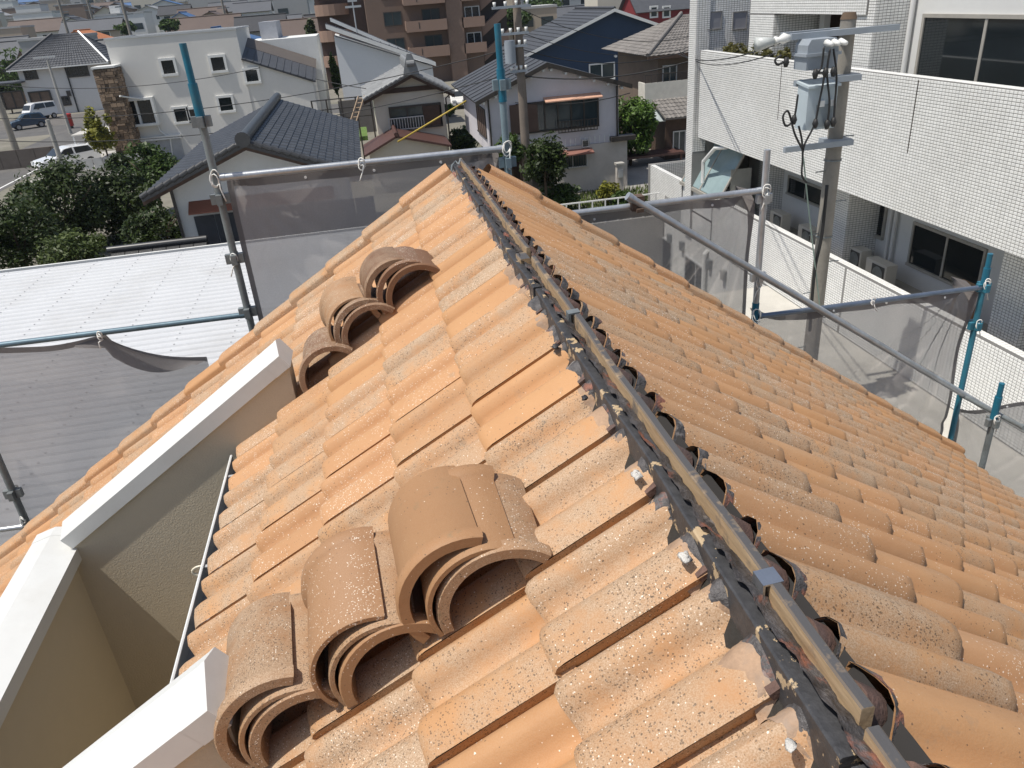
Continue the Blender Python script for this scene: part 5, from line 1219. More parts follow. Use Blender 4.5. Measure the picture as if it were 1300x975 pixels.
ew = MB().box(XA+.5, XA+5, yE+.05, yE+.3, 0, 12).build('end_wall', M_grout, apt); clad(ew, (XA+.5, yE+.05, zU), (1, 0, 0), (0, 0, 1), 46, 100, PU, PV, (0, -1, 0))
for cx in (907, 939): wpx(apt, cx, 26, 17, 18, yE+.04, fm=M_grout, gm=mat('louvre grey', (0.27, 0.27, 0.29), .6), mull=0, t=.03, depth=.03)
ys0, ys1 = gx(990, 40, XA+2.6)[1], gx(1040, 40, XA+2.6)[1]
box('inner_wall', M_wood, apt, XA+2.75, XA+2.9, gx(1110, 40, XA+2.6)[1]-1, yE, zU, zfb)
for k in range(34):
    y = min(ys0, ys1)+abs(ys1-ys0)*k/34; box('louvre_slat', mat('brown slat', (0.16, 0.115, 0.085), .8), apt, XA+2.6, XA+2.7, y, y+abs(ys1-ys0)/34*.55, zU, zfb)
p = gx(1042, 40, XA+1.8); box('column', M_aw, apt, XA+1.8, XA+2.0, p[1]-.12, p[1]+.12, zU, zfb)
# planting on that balcony
def hill_(Y): return .05*max(0.0, Y-135.0)
def leaves(n, cen, rad, size, seed=0, flat=1.0, clump=24, droop=.2, shell=.30):
    """leaf quads scattered through clumps inside an uneven ellipsoid"""
    g = np.random.default_rng(seed); cen = np.array(cen, float); rad = np.array(rad, float)
    d = g.normal(size=(clump, 3)); d /= np.linalg.norm(d, axis=1)[:, None]
    rr = shell+(1-shell)*g.random((clump, 1))**.6
    cc = d*rr*.86; cs = g.uniform(.22, .46, size=(clump, 1))
    idx = g.integers(0, clump, n); q = g.normal(size=(n, 3)); q /= np.linalg.norm(q, axis=1)[:, None]
    q *= g.random((n, 1))**.45
    P = cen+(cc[idx]+q*cs[idx])*rad
    P[:, 2] = np.maximum(P[:, 2], .03+hill_(cen[1]))
    nr = g.normal(size=(n, 3)); nr[:, 2] = np.abs(nr[:, 2])*1.2+.25; nr += (q)*.8; nr /= np.linalg.norm(nr, axis=1)[:, None]
    t_ = g.normal(size=(n, 3)); t_ -= nr*(t_*nr).sum(1)[:, None]; t_ /= np.linalg.norm(t_, axis=1)[:, None]
    bt = np.cross(nr, t_); s_ = size*g.uniform(.6, 1.35, (n, 1))
    V = np.stack([P-t_*s_, P+bt*s_*.45-nr*s_*.1, P+t_*s_-nr*s_*droop, P-bt*s_*.45-nr*s_*.1], 1)
    return V.reshape(-1, 3), [(4*i, 4*i+1, 4*i+2, 4*i+3) for i in range(n)]
def leafmat(name, col, var=.5):
    if name in MATS: return MATS[name]
    m, nt, bs = nodes_of(name); g = N(nt, 'ShaderNodeNewGeometry')
    lo = tuple(c*(1-var) for c in col); hi = (min(1, col[0]*(1+var)*1.1), min(1, col[1]*(1+var)), col[2]*(1+var*.6))
    c = mixc(nt, g.outputs['Random Per Island'], lo, hi)
    c = mixc(nt, ramp(nt, noise(nt, g.outputs['Position'], .9, 3), (.4, 0.), (.65, .6)), c, tuple(q*.7 for q in col))
    nt.links.new(c, bs.inputs['Base Color']); bs.inputs['Roughness'].default_value = .5; bs.inputs['Specular IOR Level'].default_value = .35
    tr = nt.nodes.new('ShaderNodeBsdfTranslucent'); nt.links.new(c, tr.inputs[0]); ms = nt.nodes.new('ShaderNodeMixShader'); ms.inputs[0].default_value = .25
    nt.links.new(bs.outputs[0], ms.inputs[1]); nt.links.new(tr.outputs[0], ms.inputs[2]); nt.links.new(ms.outputs[0], nt.nodes['Material Output'].inputs[0])
    MATS[name] = m; return m
def tree(name, label, cat, px, Y, rpx, hpx, material, n, seed, lsz=None, group=None, trunk=True, clump=26):
    """crown centred where pixel px meets depth Y; radii given in pixels"""
    c = gy(px[0], px[1], Y); s = ((c-CAM)@FW)/FPX; rx, rz = rpx*s, hpx*s
    t = thing(name, label, cat, (c[0], Y, hill_(Y)), group)
    n = int(n*1.5); V, F = leaves(n, c, (rx, rx, rz), lsz or max(.05, 3.0*s), seed, clump=int(clump*1.5))
    b = MB(); b.v = V.tolist(); b.f = F; b.build('crown' if trunk else 'foliage', material, t)
    k = MB(); zc = max(.3, c[2]-rz*.2); r0 = max(.05, rx*.07)
    zb = hill_(Y)
    k.tube([(c[0], Y, zb), (c[0]+.05*rx, Y, zb+(zc-zb)*.6), (c[0]-.03*rx, Y, zc)], [r0, r0*.8, r0*.55], 7)
    for i in range(6):
        a_ = i*1.05+seed; k.tube([(c[0], Y, zb+(zc-zb)*(.55+.07*i)), (c[0]+math.cos(a_)*rx*.35, Y+math.sin(a_)*rx*.35, c[2]), (c[0]+math.cos(a_)*rx*.65, Y+math.sin(a_)*rx*.65, c[2]+rz*.35)], [r0*.5, r0*.35, r0*.12], 5)
    k.build('trunk' if trunk else 'stem', M_trunk, t, True); return t
LD = leafmat('dark evergreen leaf', (0.034, 0.058, 0.013)); LM = leafmat('mid green leaf', (0.055, 0.10, 0.022)); LB = leafmat('bright leaf', (0.085, 0.16, 0.028)); LY = leafmat('yellow green leaf', (0.19, 0.20, 0.03)); LC = leafmat('juniper leaf', (0.075, 0.11, 0.03))
p = gx(985, 68, XA+.45); t = thing('balcony_plants', 'straggly green plants growing along the upper balcony edge', 'plants', (XA+.5, p[1], zt6-.3))
for k in range(9):
    y = gx(925+k*9, 62, XA+.5)[1]; V, F = leaves(220, (XA+.5, y, zt6+.05), (.22, .5, .25), .06, k, clump=8); b = MB(); b.v = V.tolist(); b.f = F; b.build('foliage', leafmat('dry shrub leaf', (0.12, 0.12, 0.04)), t)
# ---------------------------------------------------------------- trees and bushes
GT = 'trees and bushes beyond the white shed roof'
tree('broadleaf_tree', 'large dark evergreen tree beside the lane, with pale withered tips', 'tree', (78, 262), 36, 66, 62, LD, 7000, 1, group=GT)
tree('broadleaf_tree', 'dark evergreen tree crowding the shed roof edge', 'tree', (18, 300), 29, 52, 46, LD, 4500, 2, group=GT)
tree('broadleaf_tree', 'rounded dark tree between the lane tree and the black-tiled roof', 'tree', (150, 258), 38, 52, 50, LD, 5000, 3, group=GT)
tree('broadleaf_tree', 'glossy mid-green tree directly beside the black tile eave', 'tree', (190, 215), 42, 36, 34, LM, 3200, 4, group=GT)
tree('broadleaf_tree', 'shaded low tree under the black tile eave', 'tree', (200, 290), 30, 46, 34, LD, 3200, 5, group=GT)
tree('conifer_bush', 'feathery yellow-green juniper behind the white shed roof', 'bush', (95, 318), 25, 42, 26, LC, 3800, 6, lsz=.06, group=GT, trunk=False)
tree('broadleaf_tree', 'yellow-green young tree before the stone pillar', 'tree', (126, 165), 57, 18, 30, LY, 1600, 7, group=GT)
tree('broadleaf_tree', 'dark bushy tree at the lane corner', 'tree', (38, 250), 42, 28, 22, LD, 2200, 8, group=GT)
tree('shrub', 'dark hedge shrub under the young tree', 'bush', (150, 205), 53, 18, 12, LD, 900, 9, group=GT, trunk=False)
GC = 'garden greenery by the lilac-white house'
tree('shrub', 'tall dark shrub before the open ground floor of the lilac-white house', 'bush', (690, 205), 32.5, 30, 36, LD, 3000, 11, group=GC, trunk=False)
tree('shrub', 'low bush at the foot of the stained plaster wall', 'bush', (712, 246), 33, 26, 13, LM, 1500, 12, group=GC, trunk=False)
tree('shrub', 'yellow-leaved garden shrub beside the gate post', 'bush', (772, 243), 33.5, 16, 13, LY, 1000, 13, group=GC, trunk=False)
tree('shrub', 'green shrub in front of the yellow-leaved one', 'bush', (790, 253), 32.5, 14, 10, LM, 800, 14, group=GC, trunk=False)
tree('broadleaf_tree', 'bright green tree between the lilac-white house and the grey-roofed house', 'tree', (800, 158), 41, 34, 38, LB, 4200, 15, group=GC)
tree('shrub', 'light climbing shrub against the lilac-white wall beside the utility pole', 'bush', (648, 190), 35.5, 22, 20, LM, 900, 16, group=GC, trunk=False)
tree('shrub', 'clipped green hedge bush beside the cream house', 'bush', (585, 180), 47, 22, 16, LM, 1400, 17, group=GC, trunk=False)
tree('shrub', 'small hedge bush by the parked white car', 'bush', (570, 140), 68, 8, 8, LM, 400, 18, group=GC, trunk=False)
GF = 'far trees between the roofs'
for k, (px, Y, r_, h_, mt, lab) in enumerate([((14, 92), 125, 30, 26, LM, 'olive green far tree behind the hip-roof house'), ((40, 80), 135, 20, 16, LM, 'lower far tree touching the hip roof'), ((8, 120), 112, 14, 16, LD, 'dark far tree at the hip-roof house corner'),
        ((650, 22), 130, 22, 12, LM, 'far tree above the blue scaffold post'), ((690, 8), 170, 26, 10, LM, 'far tree mass left of the navy roof peak'), ((735, 0), 200, 26, 9, LD, 'far tree above the navy roof ridge'), ((790, 2), 180, 24, 9, LM, 'far tree right of the navy roof peak'),
        ((395, 40), 110, 8, 14, LD, 'thin dark far tree left of the brown block'), ((425, 95), 72, 5, 22, LM, 'narrow column tree at the white lean-to house corner'), ((215, 32), 140, 12, 7, LM, 'far tree behind the modern house roof'), ((160, 35), 150, 14, 6, LM, 'small far tree near the orange roof'), ((615, 45), 105, 8, 12, LD, 'dark tree at the foot of the brown block stairs')]):
    tree('broadleaf_tree', lab, 'tree', px, Y, r_, h_, mt, 900, 40+k, group=GF, clump=16)
# ---------------------------------------------------------------- vehicles
M_tyre = mat('tyre', (0.015, 0.015, 0.015), .85); M_rim = mat('wheel rim', (0.4, 0.4, 0.41), .4, metal=.6)
M_carglass = glass_mat('car glass', (0.02, 0.024, 0.026), .05)
def paint(name, col):
    m_ = mat(name, col, .25, .03, 1); 
    b_ = m_.node_tree.nodes['Principled BSDF']; b_.inputs['Coat Weight'].default_value = .6; return m_
def car(name, label, loc, yaw, col, kind='car', group='parked vehicles'):
    """local x forward; side profile extruded across with tumblehome"""
    L, W, H = {'car': (4.2, 1.72, 1.48), 'van': (3.4, 1.5, 1.9), 'kei': (3.4, 1.48, 1.5)}[kind]
    if kind == 'van': prof = [(-.5, .22), (-.5, .62), (-.485, .96), (.20, 1.0), (.34, .93), (.46, .60), (.5, .50), (.5, .22)]
    else: prof = [(-.5, .22), (-.5, .60), (-.46, .66), (-.38, .97), (-.05, 1.0), (.08, .95), (.24, .64), (.46, .55), (.5, .42), (.5, .22)]
    t = thing(name, label, 'van' if kind == 'van' else 'car', (0, 0, 0), group)
    b = MB(); n = len(prof)
    def wy(z): return W/2*(1 if z < .62 else 1-.18*(z-.62)/.38)
    for s_ in (-1, 1):
        for x, z in prof: b.v.append((x*L, s_*wy(z), z*H))
    b.f.append(tuple(range(n))); b.f.append(tuple(range(2*n-1, n-1, -1)))
    for i in range(n): b.f.append((i, i+n, (i+1) % n+n, (i+1) % n))
    body = b.build('body', paint(f'{name} paint {col}', col), t)
    mb = body.modifiers.new('bevel', 'BEVEL'); mb.width = .06; mb.segments = 2; mb.limit_method = 'ANGLE'; mb.angle_limit = R(25)
    def pz_(x, zs): return x
    # glazing as thin inset panels standing 8 mm proud of the body
    if kind == 'van': sides = [((-.44, .66), (-.42, .92), (-.12, .93), (-.12, .66)), ((-.09, .66), (-.09, .93), (.19, .94), (.33, .66))]; ws = ((.355, .89), (.445, .64)); rw = ((-.487, .92), (-.499, .66))
    else: sides = [((-.40, .68), (-.34, .93), (-.10, .95), (-.10, .67)), ((-.07, .67), (-.07, .95), (.05, .93), (.19, .67))]; ws = ((.10, .93), (.225, .675)); rw = ((-.392, .93), (-.453, .70))
    for s_ in (-1, 1):
        for q in sides:
            P = [(x*L, s_*(wy(z)+.008), z*H) for x, z in q]; MB().ext(P, (0, s_*.006, 0)).build('side_window', M_carglass, t)
    for (p, q, nm, sg) in ((ws[0], ws[1], 'windscreen', 1), (rw[0], rw[1], 'rear_window', -1)):
        A = [(p[0]*L+.02*sg, -wy(p[1])*.86, p[1]*H+.012), (p[0]*L+.02*sg, wy(p[1])*.86, p[1]*H+.012), (q[0]*L+.02*sg, wy(q[1])*.86, q[1]*H+.012), (q[0]*L+.02*sg, -wy(q[1])*.86, q[1]*H+.012)]
        MB().ext(A, (.008*sg, 0, .008)).build(nm, M_carglass, t)
    for sx in (-.31, .31):
        for s_ in (-1, 1):
            wl = MB().tube([(sx*L, s_*(W/2-.17), .31), (sx*L, s_*(W/2+.01), .31)], .31, 18).build('wheel', M_tyre, t, angle=40)
            MB().tube([(sx*L, s_*(W/2+.005), .31), (sx*L, s_*(W/2+.025), .31)], .19, 14).build('rim', M_rim, wl, angle=40)
    for s_ in (-1, 1):
        MB().box(L*.487, L*.508, s_*W*.30-.17, s_*W*.30+.17, .47*H, .54*H).build('headlight', mat('headlamp', (0.75, 0.75, 0.74), .15), t)
        MB().box(-L*.507, -L*.49, s_*W*.38-.08, s_*W*.38+.08, .46*H, .60*H).build('tail_light', mat('red lamp', (0.3, 0.01, 0.01), .25), t)
        MB().box(L*.16, L*.20, s_*(W/2+.02), s_*(W/2+.16), .63*H, .71*H).build('mirror', M_dframe, t)
    MB().box(L*.495, L*.512, -W*.2, W*.2, .26*H, .36*H).build('grille', M_dframe, t)
    MB().box(L*.503, L*.518, -.16, .16, .30*H, .30*H+.16).build('number_plate', M_white, t)
    t.location = [float(q) for q in loc]; t.rotation_euler = (0, 0, R(yaw)); return t
car('parked_van', 'small white van parked before the hip-roof house', gz(54, 152), -128, (0.78, 0.78, 0.77), 'van')
car('parked_car', 'dark blue car parked beside the white van', gz(38, 163), -150, (0.02, 0.05, 0.09), 'kei')
car('parked_car', 'white car parked in the driveway under the concrete lamp pole', gz(88, 213), -140, (0.78, 0.79, 0.80))
car('parked_car', 'white estate car parked on the lane behind the cream house', gz(583, 136), -95, (0.80, 0.79, 0.74), 'kei')
# carport over the driveway car
p = gz(130, 205); t = thing('carport', 'pale carport roof and fence beside the driveway car', 'carport', p)
box('roof', mat('pale carport sheet', (0.50, 0.48, 0.44), .6), t, p[0]-1.4, p[0]+2.4, p[1]-.5, p[1]+3.5, 2.0, 2.08)
for dx in (-1.3, 2.3): box('post', M_alu, t, p[0]+dx-.05, p[0]+dx+.05, p[1]-.45, p[1]-.35, 0, 2.0)
q = gz(115, 224); 
for k in range(8): box('fence_panel', mat('pale fence panel', (0.46, 0.46, 0.45), .6), t, q[0]-1.4+k*.62, q[0]-1.4+k*.62+.57, q[1]-.03, q[1]+.03, .45, 1.15)
box('fence_base', M_conc, t, q[0]-1.5, q[0]+3.6, q[1]-.1, q[1]+.1, 0, .45)
# postbox, garden boxes
p = gz(91, 163); t = thing('post_box', 'small red cylinder post box beside the lamp pole', 'post box', p); MB().tube([p, p+(0, 0, .25)], .22, 12).build('foot', M_dframe, t); MB().tube([p+(0, 0, .25), p+(0, 0, 1.3)], .32, 12).build('body', mat('red paint', (0.42, 0.03, 0.02), .4), t); MB().tube([p+(0, 0, 1.3), p+(0, 0, 1.4), p+(0, 0, 1.45)], [.37, .34, .1], 12).build('cap', MATS['red paint'], t)
# boundary wall by the lane
p = gz(10, 215); t = thing('boundary_wall', 'low dark block wall along the lane at the concrete pole', 'wall', p)
for k in range(9): box('block', mat('dark block', (0.13, 0.11, 0.095), .95, .2, 2), t, p[0]-5+k*1.2, p[0]-5+k*1.2+1.17, p[1]-.1, p[1]+.1, 0, 1.3)
# ---------------------------------------------------------------- poles and wires
def pole(name, label, base, top, r0, r1, material=M_pole):
    t = thing(name, label, 'utility pole', base, 'utility poles'); MB().tube([base, top], [r0, r1], 14).build('shaft', material, t, angle=40); return t
def vert(pxb, pxt, Y):
    """foot on the ground under pixel pxb at depth Y, top at pixel row of pxt"""
    b_ = gy(*pxb, Y); tp = gy(*pxt, Y); return np.array([tp[0], Y, 0.0]), np.array([tp[0], Y, tp[2]])
b_ = gz(1021, 520); tz = gy(1083, 22, b_[1])[2]; up = np.array([b_[0], b_[1], tz])
UPY = b_[1]
t = pole('utility_pole', 'concrete utility pole carrying grey transformers before the white apartments', b_, up, .165, .135)
M_grey = mat('transformer grey', (0.30, 0.335, 0.37), .5, .08, 3); M_lblue = mat('pale blue cabinet', (0.47, 0.54, 0.57), .5, .06, 3)
MB().tube([up-(0, 0, .02), up+(0, 0, .09)], [.145, .11], 14).build('cap', mat('rusty cap', (0.13, 0.09, 0.06), .9), t, angle=40)
def U(x, y, dy=-.22): return gy(x, y, UPY+dy)
A, B = U(1002, 46), U(1139, 35)
arm = MB(); zA = (A[2]+B[2])/2
arm.box(A[0], B[0], UPY-.30, UPY-.20, zA-.05, zA+.05).box(A[0]+.1, U(1090, 42)[0], UPY+.18, UPY+.28, zA-.05, zA+.05); arm.box(up[0]-.22, up[0]+.22, UPY-.2, UPY+.2, zA-.03, zA+.03)
arm.build('cross_arm', M_grey, t)
for (x, y, w_) in ((1008, 106, 64), (995, 190, 75)):
    a_ = U(x, y); z = a_[2]; xx = U(x, y)[0]; x2 = up[0]+.22; MB().box(xx, x2, UPY-.28, UPY-.20, z-.05, z+.05).box(up[0]-.22, up[0]+.22, UPY-.22, UPY+.20, z-.06, z+.06).build('cross_arm', M_grey, t)
c = U(1034, 68, -.35); w_ = .29
tf = MB().ext([(c[0]-w_, UPY-.62, c[2]-.24), (c[0]+w_, UPY-.62, c[2]-.24), (c[0]+w_, UPY-.62, c[2]+.16), (c[0]+w_*.8, UPY-.62, c[2]+.25), (c[0]-w_*.8, UPY-.62, c[2]+.25), (c[0]-w_, UPY-.62, c[2]+.16)], (0, .42, 0)).build('transformer', M_grey, t)
MB().box(c[0]-w_-.04, c[0]+w_+.04, UPY-.66, UPY-.16, c[2]-.02, c[2]+.03).build('flange', M_grey, tf)
for k in range(3): MB().tube([(c[0]+.05+k*.13, UPY-.62, c[2]+.18), (c[0]+.05+k*.13, UPY-.80, c[2]+.16)], [.06, .035], 8).build('bushing', M_white, tf, True)
c = U(1031, 134, -.35); cb = MB().box(c[0]-.28, c[0]+.28, UPY-.66, UPY-.30, c[2]-.37, c[2]+.37).build('cabinet', M_lblue, t)
MB().ext([(c[0]-.31, UPY-.71, c[2]+.34), (c[0]-.31, UPY-.25, c[2]+.40), (c[0]-.31, UPY-.25, c[2]+.44), (c[0]-.31, UPY-.71, c[2]+.38)], (.62, 0, 0)).build('lid', M_lblue, cb); box('recess', mat('cabinet grey', (0.25, 0.29, 0.31), .6), cb, c[0]-.10, c[0]+.24, UPY-.668, UPY-.661, c[2]-.33, c[2]+.05)
for k in range(2): box('bracket', M_white, cb, c[0]-.06+k*.2, c[0]+.02+k*.2, UPY-.72, UPY-.66, c[2]+.02, c[2]+.12)
e = U(1003, 48); MB().tube([e, e+(-.12, 0, .0), e+(-.2, 0, -.02), e+(-.28, 0, -.03)], [.05, .09, .05, .08], 10).build('insulator', M_white, t, True); MB().tube([e+(-.30, 0, -.03), e+(-.62, 0, -.06)], [.06, .12], 10).build('insulator', mat('grey insulator', (0.50, 0.52, 0.50), .4), t, True)
def cable(pts, r=.018, parent=None, name='cable', m_=None):
    P = [np.array(p, float) for p in pts]; Q = []
    for i in range(len(P)-1):
        p0, p1, p2, p3 = P[max(0, i-1)], P[i], P[i+1], P[min(len(P)-1, i+2)]
        for s_ in np.linspace(0, 1, 7)[:-1]:
            Q.append(.5*((2*p1)+(-p0+p2)*s_+(2*p0-5*p1+4*p2-p3)*s_**2+(-p0+3*p1-3*p2+p3)*s_**3))
    Q.append(P[-1]); return MB().tube(Q, r, 6).build(name, m_ or M_black, parent, True)
V_ = lambda x, y, dy=-.75: gy(x, y, UPY+dy)
for pts in ([(1046, 60), (1043, 85), (1038, 92), (1046, 96), (1040, 130), (1034, 158), (1022, 182), (1019, 195)], [(1054, 62), (1050, 92), (1053, 130), (1050, 160)], [(1058, 62), (1062, 95), (1060, 130), (1058, 158)], [(1013, 120), (1008, 150), (998, 160), (994, 148), (1001, 142), (1009, 170), (1019, 190)], [(1014, 160), (1018, 178), (1019, 200), (1018, 222), (1024, 232)], [(1000, 75), (988, 82), (984, 76), (992, 70)]):
    cable([V_(*q) for q in pts], .02, t)
for q in ((998, 79), (1035, 94), (1048, 92), (1058, 91), (1008, 152), (1035, 157), (1050, 158), (1058, 155)): p = V_(*q); MB().tube([p+(0, 0, -.08), p, p+(0, 0, .08)], [.03, .055, .03], 8).build('connector', M_black, t, True)
cable([V_(1050, 235, -.25), V_(1043, 300, -.25), V_(1034, 345, -.25), V_(1028, 420, -.24)], .035, t)
cable([V_(1020, 200, -.6), V_(1026, 260, -.4), V_(1034, 330, -.28), V_(1042, 400, -.24)], .014, t, m_=mat('green cable', (0.25, 0.33, 0.28), .6))
for k in range(9):
    z = 1.6+k*.62; s_ = 1 if k % 2 else -1; MB().tube([(up[0], UPY, z), (up[0]+s_*.36, UPY-.05, z)], .012, 6).build('step_bolt', M_galvd, t)
for z in (2.4, 4.0, 5.5): MB().tube([(up[0], UPY, z), (up[0], UPY, z+.025)], .166, 16).build('band', M_galvd, t)
# centre pole behind the ridge
YQ = 35.2; bb_, tt_ = vert((657, 180), (654, -25), YQ)
t = pole('utility_pole', 'slim weathered utility pole before the lilac-white house with insulators', bb_, tt_, .22, .17, mat('brown grey pole', (0.20, 0.165, 0.135), .9, .2, 2))
for yy, ww in ((8, 1.1), (42, .8), (58, .6), (90, .5)):
    z = gy(655, yy, YQ)[2]; MB().box(bb_[0]-ww, bb_[0]+ww*.5, YQ-.3, YQ-.2, z-.05, z+.05).build('cross_arm', M_grey, t)
    for k in range(4): x = bb_[0]-ww*.9+k*ww*.42; MB().tube([(x, YQ-.25, z+.05), (x, YQ-.25, z+.22)], [.05, .07], 8).build('insulator', M_white, t, True)
z = gy(643, 66, YQ)[2]; MB().tube([(bb_[0]-.45, YQ-.2, z-.45), (bb_[0]-.45, YQ-.2, z+.45)], .24, 14).build('transformer', M_grey, t, angle=40)
# other poles
bb_, tt_ = vert((24, 212), (-8, 110), 64); pole('utility_pole', 'thick brown-grey concrete pole at the lane edge', bb_, tt_, .24, .2)
bb_, tt_ = vert((88, 232), (60, 152), 55); pole('lamp_pole', 'short pale pole in front of the driveway car', bb_, tt_, .17, .13, M_conc)
bb_, tt_ = vert((90, 165), (60, 76), 83); t = pole('lamp_pole', 'tall pale lamp pole before the hip-roof house', bb_, tt_, .16, .1, M_conc); q = gy(57, 73, 83); MB().box(q[0]-1.0, q[0]+.9, 82.9, 83.1, q[2]-.05, q[2]+.1).build('lamp_arm', M_alu, t)
for k, (xb, xt, Y, lab) in enumerate([((84, 40), (70, -12), 160, 'dark far pole rising behind the hip roof'), ((168, 44), (150, -15), 130, 'tall far pole with cross arms behind the modern house'), ((115, 25), (108, -8), 210, 'thin far pole by the orange roof'), ((280, 12), (278, -15), 170, 'thin far pole beyond the modern house roof')]):
    bb_, tt_ = vert(xb, xt, Y); bb_[2] = hill_(Y); t = pole('utility_pole', lab, bb_, tt_, .28, .2)
    for dz in (1.2, 2.4, 3.4): MB().box(bb_[0]-1.1, bb_[0]+1.1, Y-.1, Y+.1, tt_[2]-dz, tt_[2]-dz+.15).build('cross_arm', M_galvd, t)
def wire(a, b, sag, label, r=.02):
    a, b = np.array(a), np.array(b); P = [a+(b-a)*k/16-np.array([0, 0, sag*4*(k/16)*(1-k/16)]) for k in range(17)]
    o = MB().tube(P, r, 5).build('power_line', M_black, None, True, org=tuple((a+b)/2)); tag(o, label, 'cable', 'overhead cables')
wire(gy(0, 108, 60), gy(330, 86, 52), .6, 'thin cable crossing low over the modern house facade', .02)
wire(gy(-20, 178, 45), gy(654, 92, YQ), 1.0, 'long cable sagging past the black-tiled roof to the slim pole')
wire(gy(-20, 150, 50), gy(654, 60, YQ), .9, 'upper cable running to the slim pole above the cream house')
wire(gy(654, 95, YQ), gy(905, 68, YQ-2), .5, 'cable from the slim pole across the lilac-white gable', .03)
wire(gy(654, 60, YQ), gy(905, 52, YQ+2), .8, 'cable sagging across the navy gable')
wire(gy(654, 38, YQ), gy(910, 48, YQ+4), .9, 'thin cable over the navy roof edge', .015)
wire(gy(654, 8, YQ), gy(905, 38, YQ+6), .9, 'highest cable over the navy roof', .015)
wire(gy(654, 130, YQ), gy(800, 118, YQ), .25, 'service cable along the lilac-white wall', .02)
wire(gy(400, 100, 50), gy(570, 118, 43.5), .25, 'drooping cable across the cream house front', .022)
wire(gy(998, 52, UPY), gy(860, 68, 34), .3, 'cable from the transformer pole along the balcony top', .015)
wire(gy(984, 68, UPY), gy(860, 62, 36), .4, 'thinner cable beside the balcony top cable', .012)
a, b = gy(505, 180, 39.5), gy(592, 128, 38.5); o = MB().tube([a, b], .04, 6).build('wire_guard', mat('yellow plastic', (0.50, 0.36, 0.06), .6), None, True, org=tuple((a+b)/2)); tag(o, 'yellow guard tube slanting on a stay wire before the cream house', 'wire guard')
# ---------------------------------------------------------------- far town
WALLS = {'cream': (0.60, 0.56, 0.47), 'white': (0.68, 0.68, 0.66), 'grey': (0.38, 0.38, 0.37), 'beige': (0.46, 0.39, 0.30), 'brown': (0.22, 0.16, 0.12)}
ROOFS = {'dark grey': (0.085, 0.09, 0.10), 'blue': (0.05, 0.12, 0.26), 'brown': (0.10, 0.07, 0.056), 'silver grey': (0.26, 0.265, 0.27), 'orange': (0.42, 0.15, 0.05), 'black': (0.035, 0.036, 0.04)}
def hill(Y): return .05*max(0.0, Y-135.0)
hb = MB(); hb.grid(lambda u, v: (-520+1040*u, 135+665*v, .05*665*v+.02), 4, 20)
hl = hb.build('hillside', mat('far hillside', (0.13, 0.125, 0.085), .95, .4, .03, dirt=(0.06, 0.08, 0.035), dirtamt=.8)); hl['kind'] = 'structure'
def far_house(x, y, w_, d_, h, wc, rc, flat=False, axis='x', place='in the far town'):
    wm = mat('far wall '+wc, WALLS[wc], .85, .05, .3); rm = mat('far roof '+rc, ROOFS[rc], .65, .12, .4)
    grp = 'far town buildings'; zb = hill(y); size = 'narrow' if w_ < 9.3 else ('wide' if w_ > 11.6 else 'middling'); fl = {1: 'one', 2: 'two', 3: 'three', 4: 'four', 5: 'five', 6: 'six', 7: 'seven'}.get(max(1, int(h/2.8)), 'many')
    if flat:
        t = thing('far_building', f'far {size} {wc} flat-roofed {fl}-storey block {place}', 'building', (x, y, zb), grp)
        MB().box(x-w_/2, x+w_/2, y, y+d_, zb-3, zb+h).build('wall', wm, t); MB().box(x-w_/2-.1, x+w_/2+.1, y-.1, y+d_+.1, zb+h, zb+h+.35).build('roof', mat('far parapet', (0.45, 0.45, 0.44), .8), t)
        if w_ > 10: MB().box(x-w_*.2, x, y+2, y+4, zb+h+.35, zb+h+2.0).build('roof_box', wm, t)
        nfl = max(1, int(h/3)); nc = max(2, int(w_/3))
        for f in range(nfl):
            for k in range(nc):
                if (k*7+f*3+int(x)) % 5 == 0: continue
                cx = x-w_/2+(k+.5)*w_/nc; MB().box(cx-w_/nc*.3, cx+w_/nc*.3, y-.06, y-.01, zb+f*3+1.0, zb+f*3+2.3).build('window', M_glass2, t)
    else:
        t = gable('far_house', f'far {size} {fl}-storey {wc} house with {rc} {"gable" if axis == "y" else "pitched"} roof {place}', 'house', x-w_/2, x+w_/2, y, y+d_, zb+h, zb+h+min(w_, d_)*.26, axis, wm, rm, .5, .15, group=grp, zb=zb-2)
        for f in range(2 if h > 4 else 1):
            for k in range(2): cx = x-w_/4+k*w_/2; window(t, 'y', y, cx-.8, cx+.8, zb+f*2.8+.9, zb+f*2.8+2.1, fm=M_white, gm=M_glass2, mull=0, t=.12)
    return t
g2 = np.random.default_rng(21); occupied = []
def free(x, y, r):
    for a_, b_, c_ in occupied:
        if abs(x-a_) < r+c_ and abs(y-b_) < (r+c_): return False
    occupied.append((x, y, r)); return True
for q in ((-36, 110, 13), (-26, 118, 8), (-13, 66, 9), (10, 106, 14), (4, 68, 8), (25, 72, 10), (60, 122, 8)): occupied.append(q)
d = ray(95, 40); far_house(CAM[0]+d[0]/d[1]*168, 168, 11, 9, 4.6, 'beige', 'orange', axis='y', place='beyond the hip-roof house'); occupied.append((CAM[0]+d[0]/d[1]*168, 172, 7))
names = list(WALLS); rn = ['dark grey', 'dark grey', 'black', 'brown', 'silver grey', 'blue', 'dark grey', 'silver grey']
PL = ['in the far town', 'beyond the parking lot', 'on the far slope', 'among far trees', 'high on the far slope', 'below the skyline']
cnt = 0
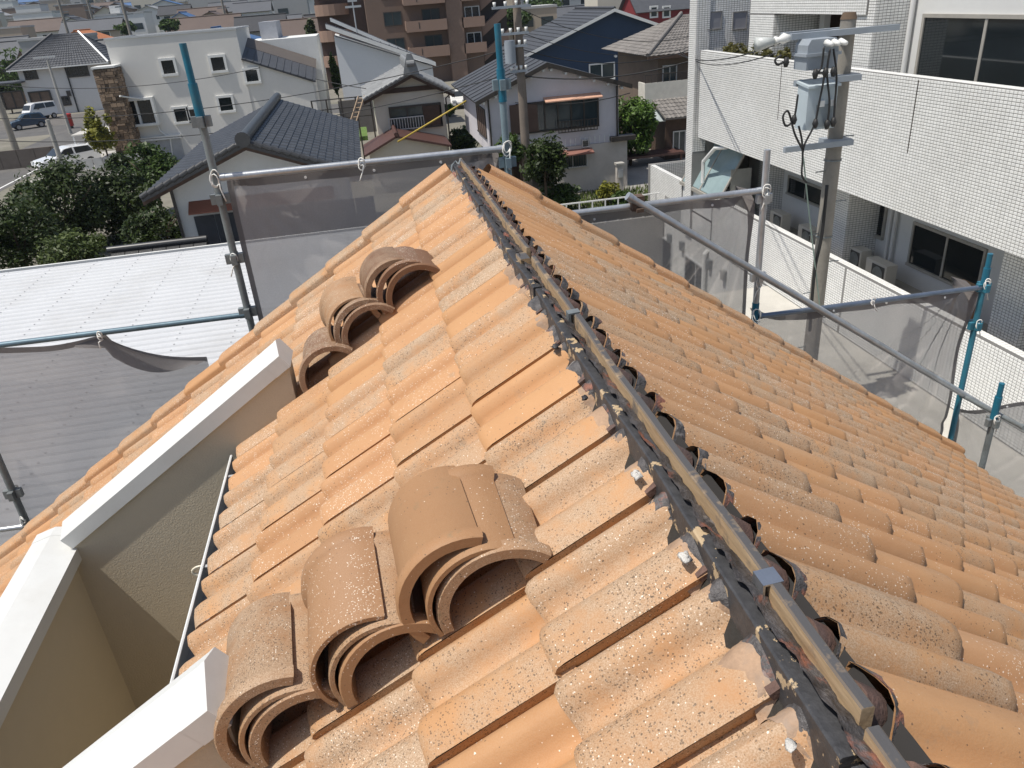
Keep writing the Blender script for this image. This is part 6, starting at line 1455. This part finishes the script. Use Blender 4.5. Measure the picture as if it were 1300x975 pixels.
for k in range(1500):
    Y = 128+(g2.random()**1.25)*420; px = g2.uniform(-40, 440) if k % 5 else g2.uniform(600, 870)
    d = ray(px, 40); X = CAM[0]+d[0]/d[1]*Y; w_ = g2.uniform(7.5, 13)*(1+.25*(Y > 350))
    if not free(X, Y+4, w_*.56): continue
    flat = g2.random() < .20+.2*(Y > 260); h = g2.uniform(5.5, 9.0) if flat else float(g2.choice([3.2, 5.4, 5.8]))
    far_house(X, Y, w_, g2.uniform(7, 9), h, names[g2.integers(0, 5)], rn[g2.integers(0, 8)], flat, 'x' if g2.random() < .6 else 'y', PL[g2.integers(0, 3) if Y < 260 else g2.integers(2, 6)])
    cnt += 1
    if cnt > 185: break
for k in range(26):
    Y = g2.uniform(560, 760); px = -30+k*18+g2.uniform(-6, 6); d = ray(px, 20); X = CAM[0]+d[0]/d[1]*Y; w_ = g2.uniform(12, 24)
    if px > 440 or not free(X, Y, w_*.5): continue
    far_house(X, Y, w_, 12, float(g2.choice([6, 8, 9, 11, 14])), names[g2.integers(0, 4)], 'dark grey', True, place=['against the skyline', 'on the hazy skyline'][k % 2])
for k, (px, h) in enumerate([(41, 30), (116, 22)]):
    d = ray(px, 20); X = CAM[0]+d[0]/d[1]*770; far_house(X, 770, 12, 12, h, ['grey', 'white'][k], 'dark grey', True, place='rising as a tower above the skyline')
for k in range(46):
    px = g2.uniform(-5, 435) if k < 38 else g2.uniform(605, 860); Y = g2.uniform(125, 520); d = ray(px, 40); X = CAM[0]+d[0]/d[1]*Y
    if not free(X, Y, 2.2): continue
    h = g2.uniform(2.2, 4.2); q = proj((X, Y, hill(Y)+h)); r_ = g2.uniform(2.0, 4.4)
    tree('broadleaf_tree', ['dark far garden tree', 'olive far garden tree', 'bright far garden tree'][k % 3]+(' of broad crown' if r_ > 3.2 else ' of slim crown')+' among the hillside roofs', 'tree', (q[0], q[1]), Y, r_*FPX/q[2], h*.9*FPX/q[2], [LD, LM, LB][k % 3], 260, 90+k, group='far garden trees', clump=10)
# ---------------------------------------------------------------- hazy air
hz = MB().box(-900, 900, -40, 900, -4.0, 60).build('haze', None if False else (lambda: (lambda m: m)(bpy.data.materials.new('haze air')))(), None); hz['kind'] = 'stuff'
hm = bpy.data.materials['haze air']; hm.use_nodes = True; nt = hm.node_tree; nt.nodes.clear()
pv = nt.nodes.new('ShaderNodeVolumePrincipled'); pv.inputs['Density'].default_value = HAZE; pv.inputs['Color'].default_value = (0.78, 0.87, 1.0, 1); pv.inputs['Anisotropy'].default_value = .2
om = nt.nodes.new('ShaderNodeOutputMaterial'); nt.links.new(pv.outputs[0], om.inputs['Volume'])
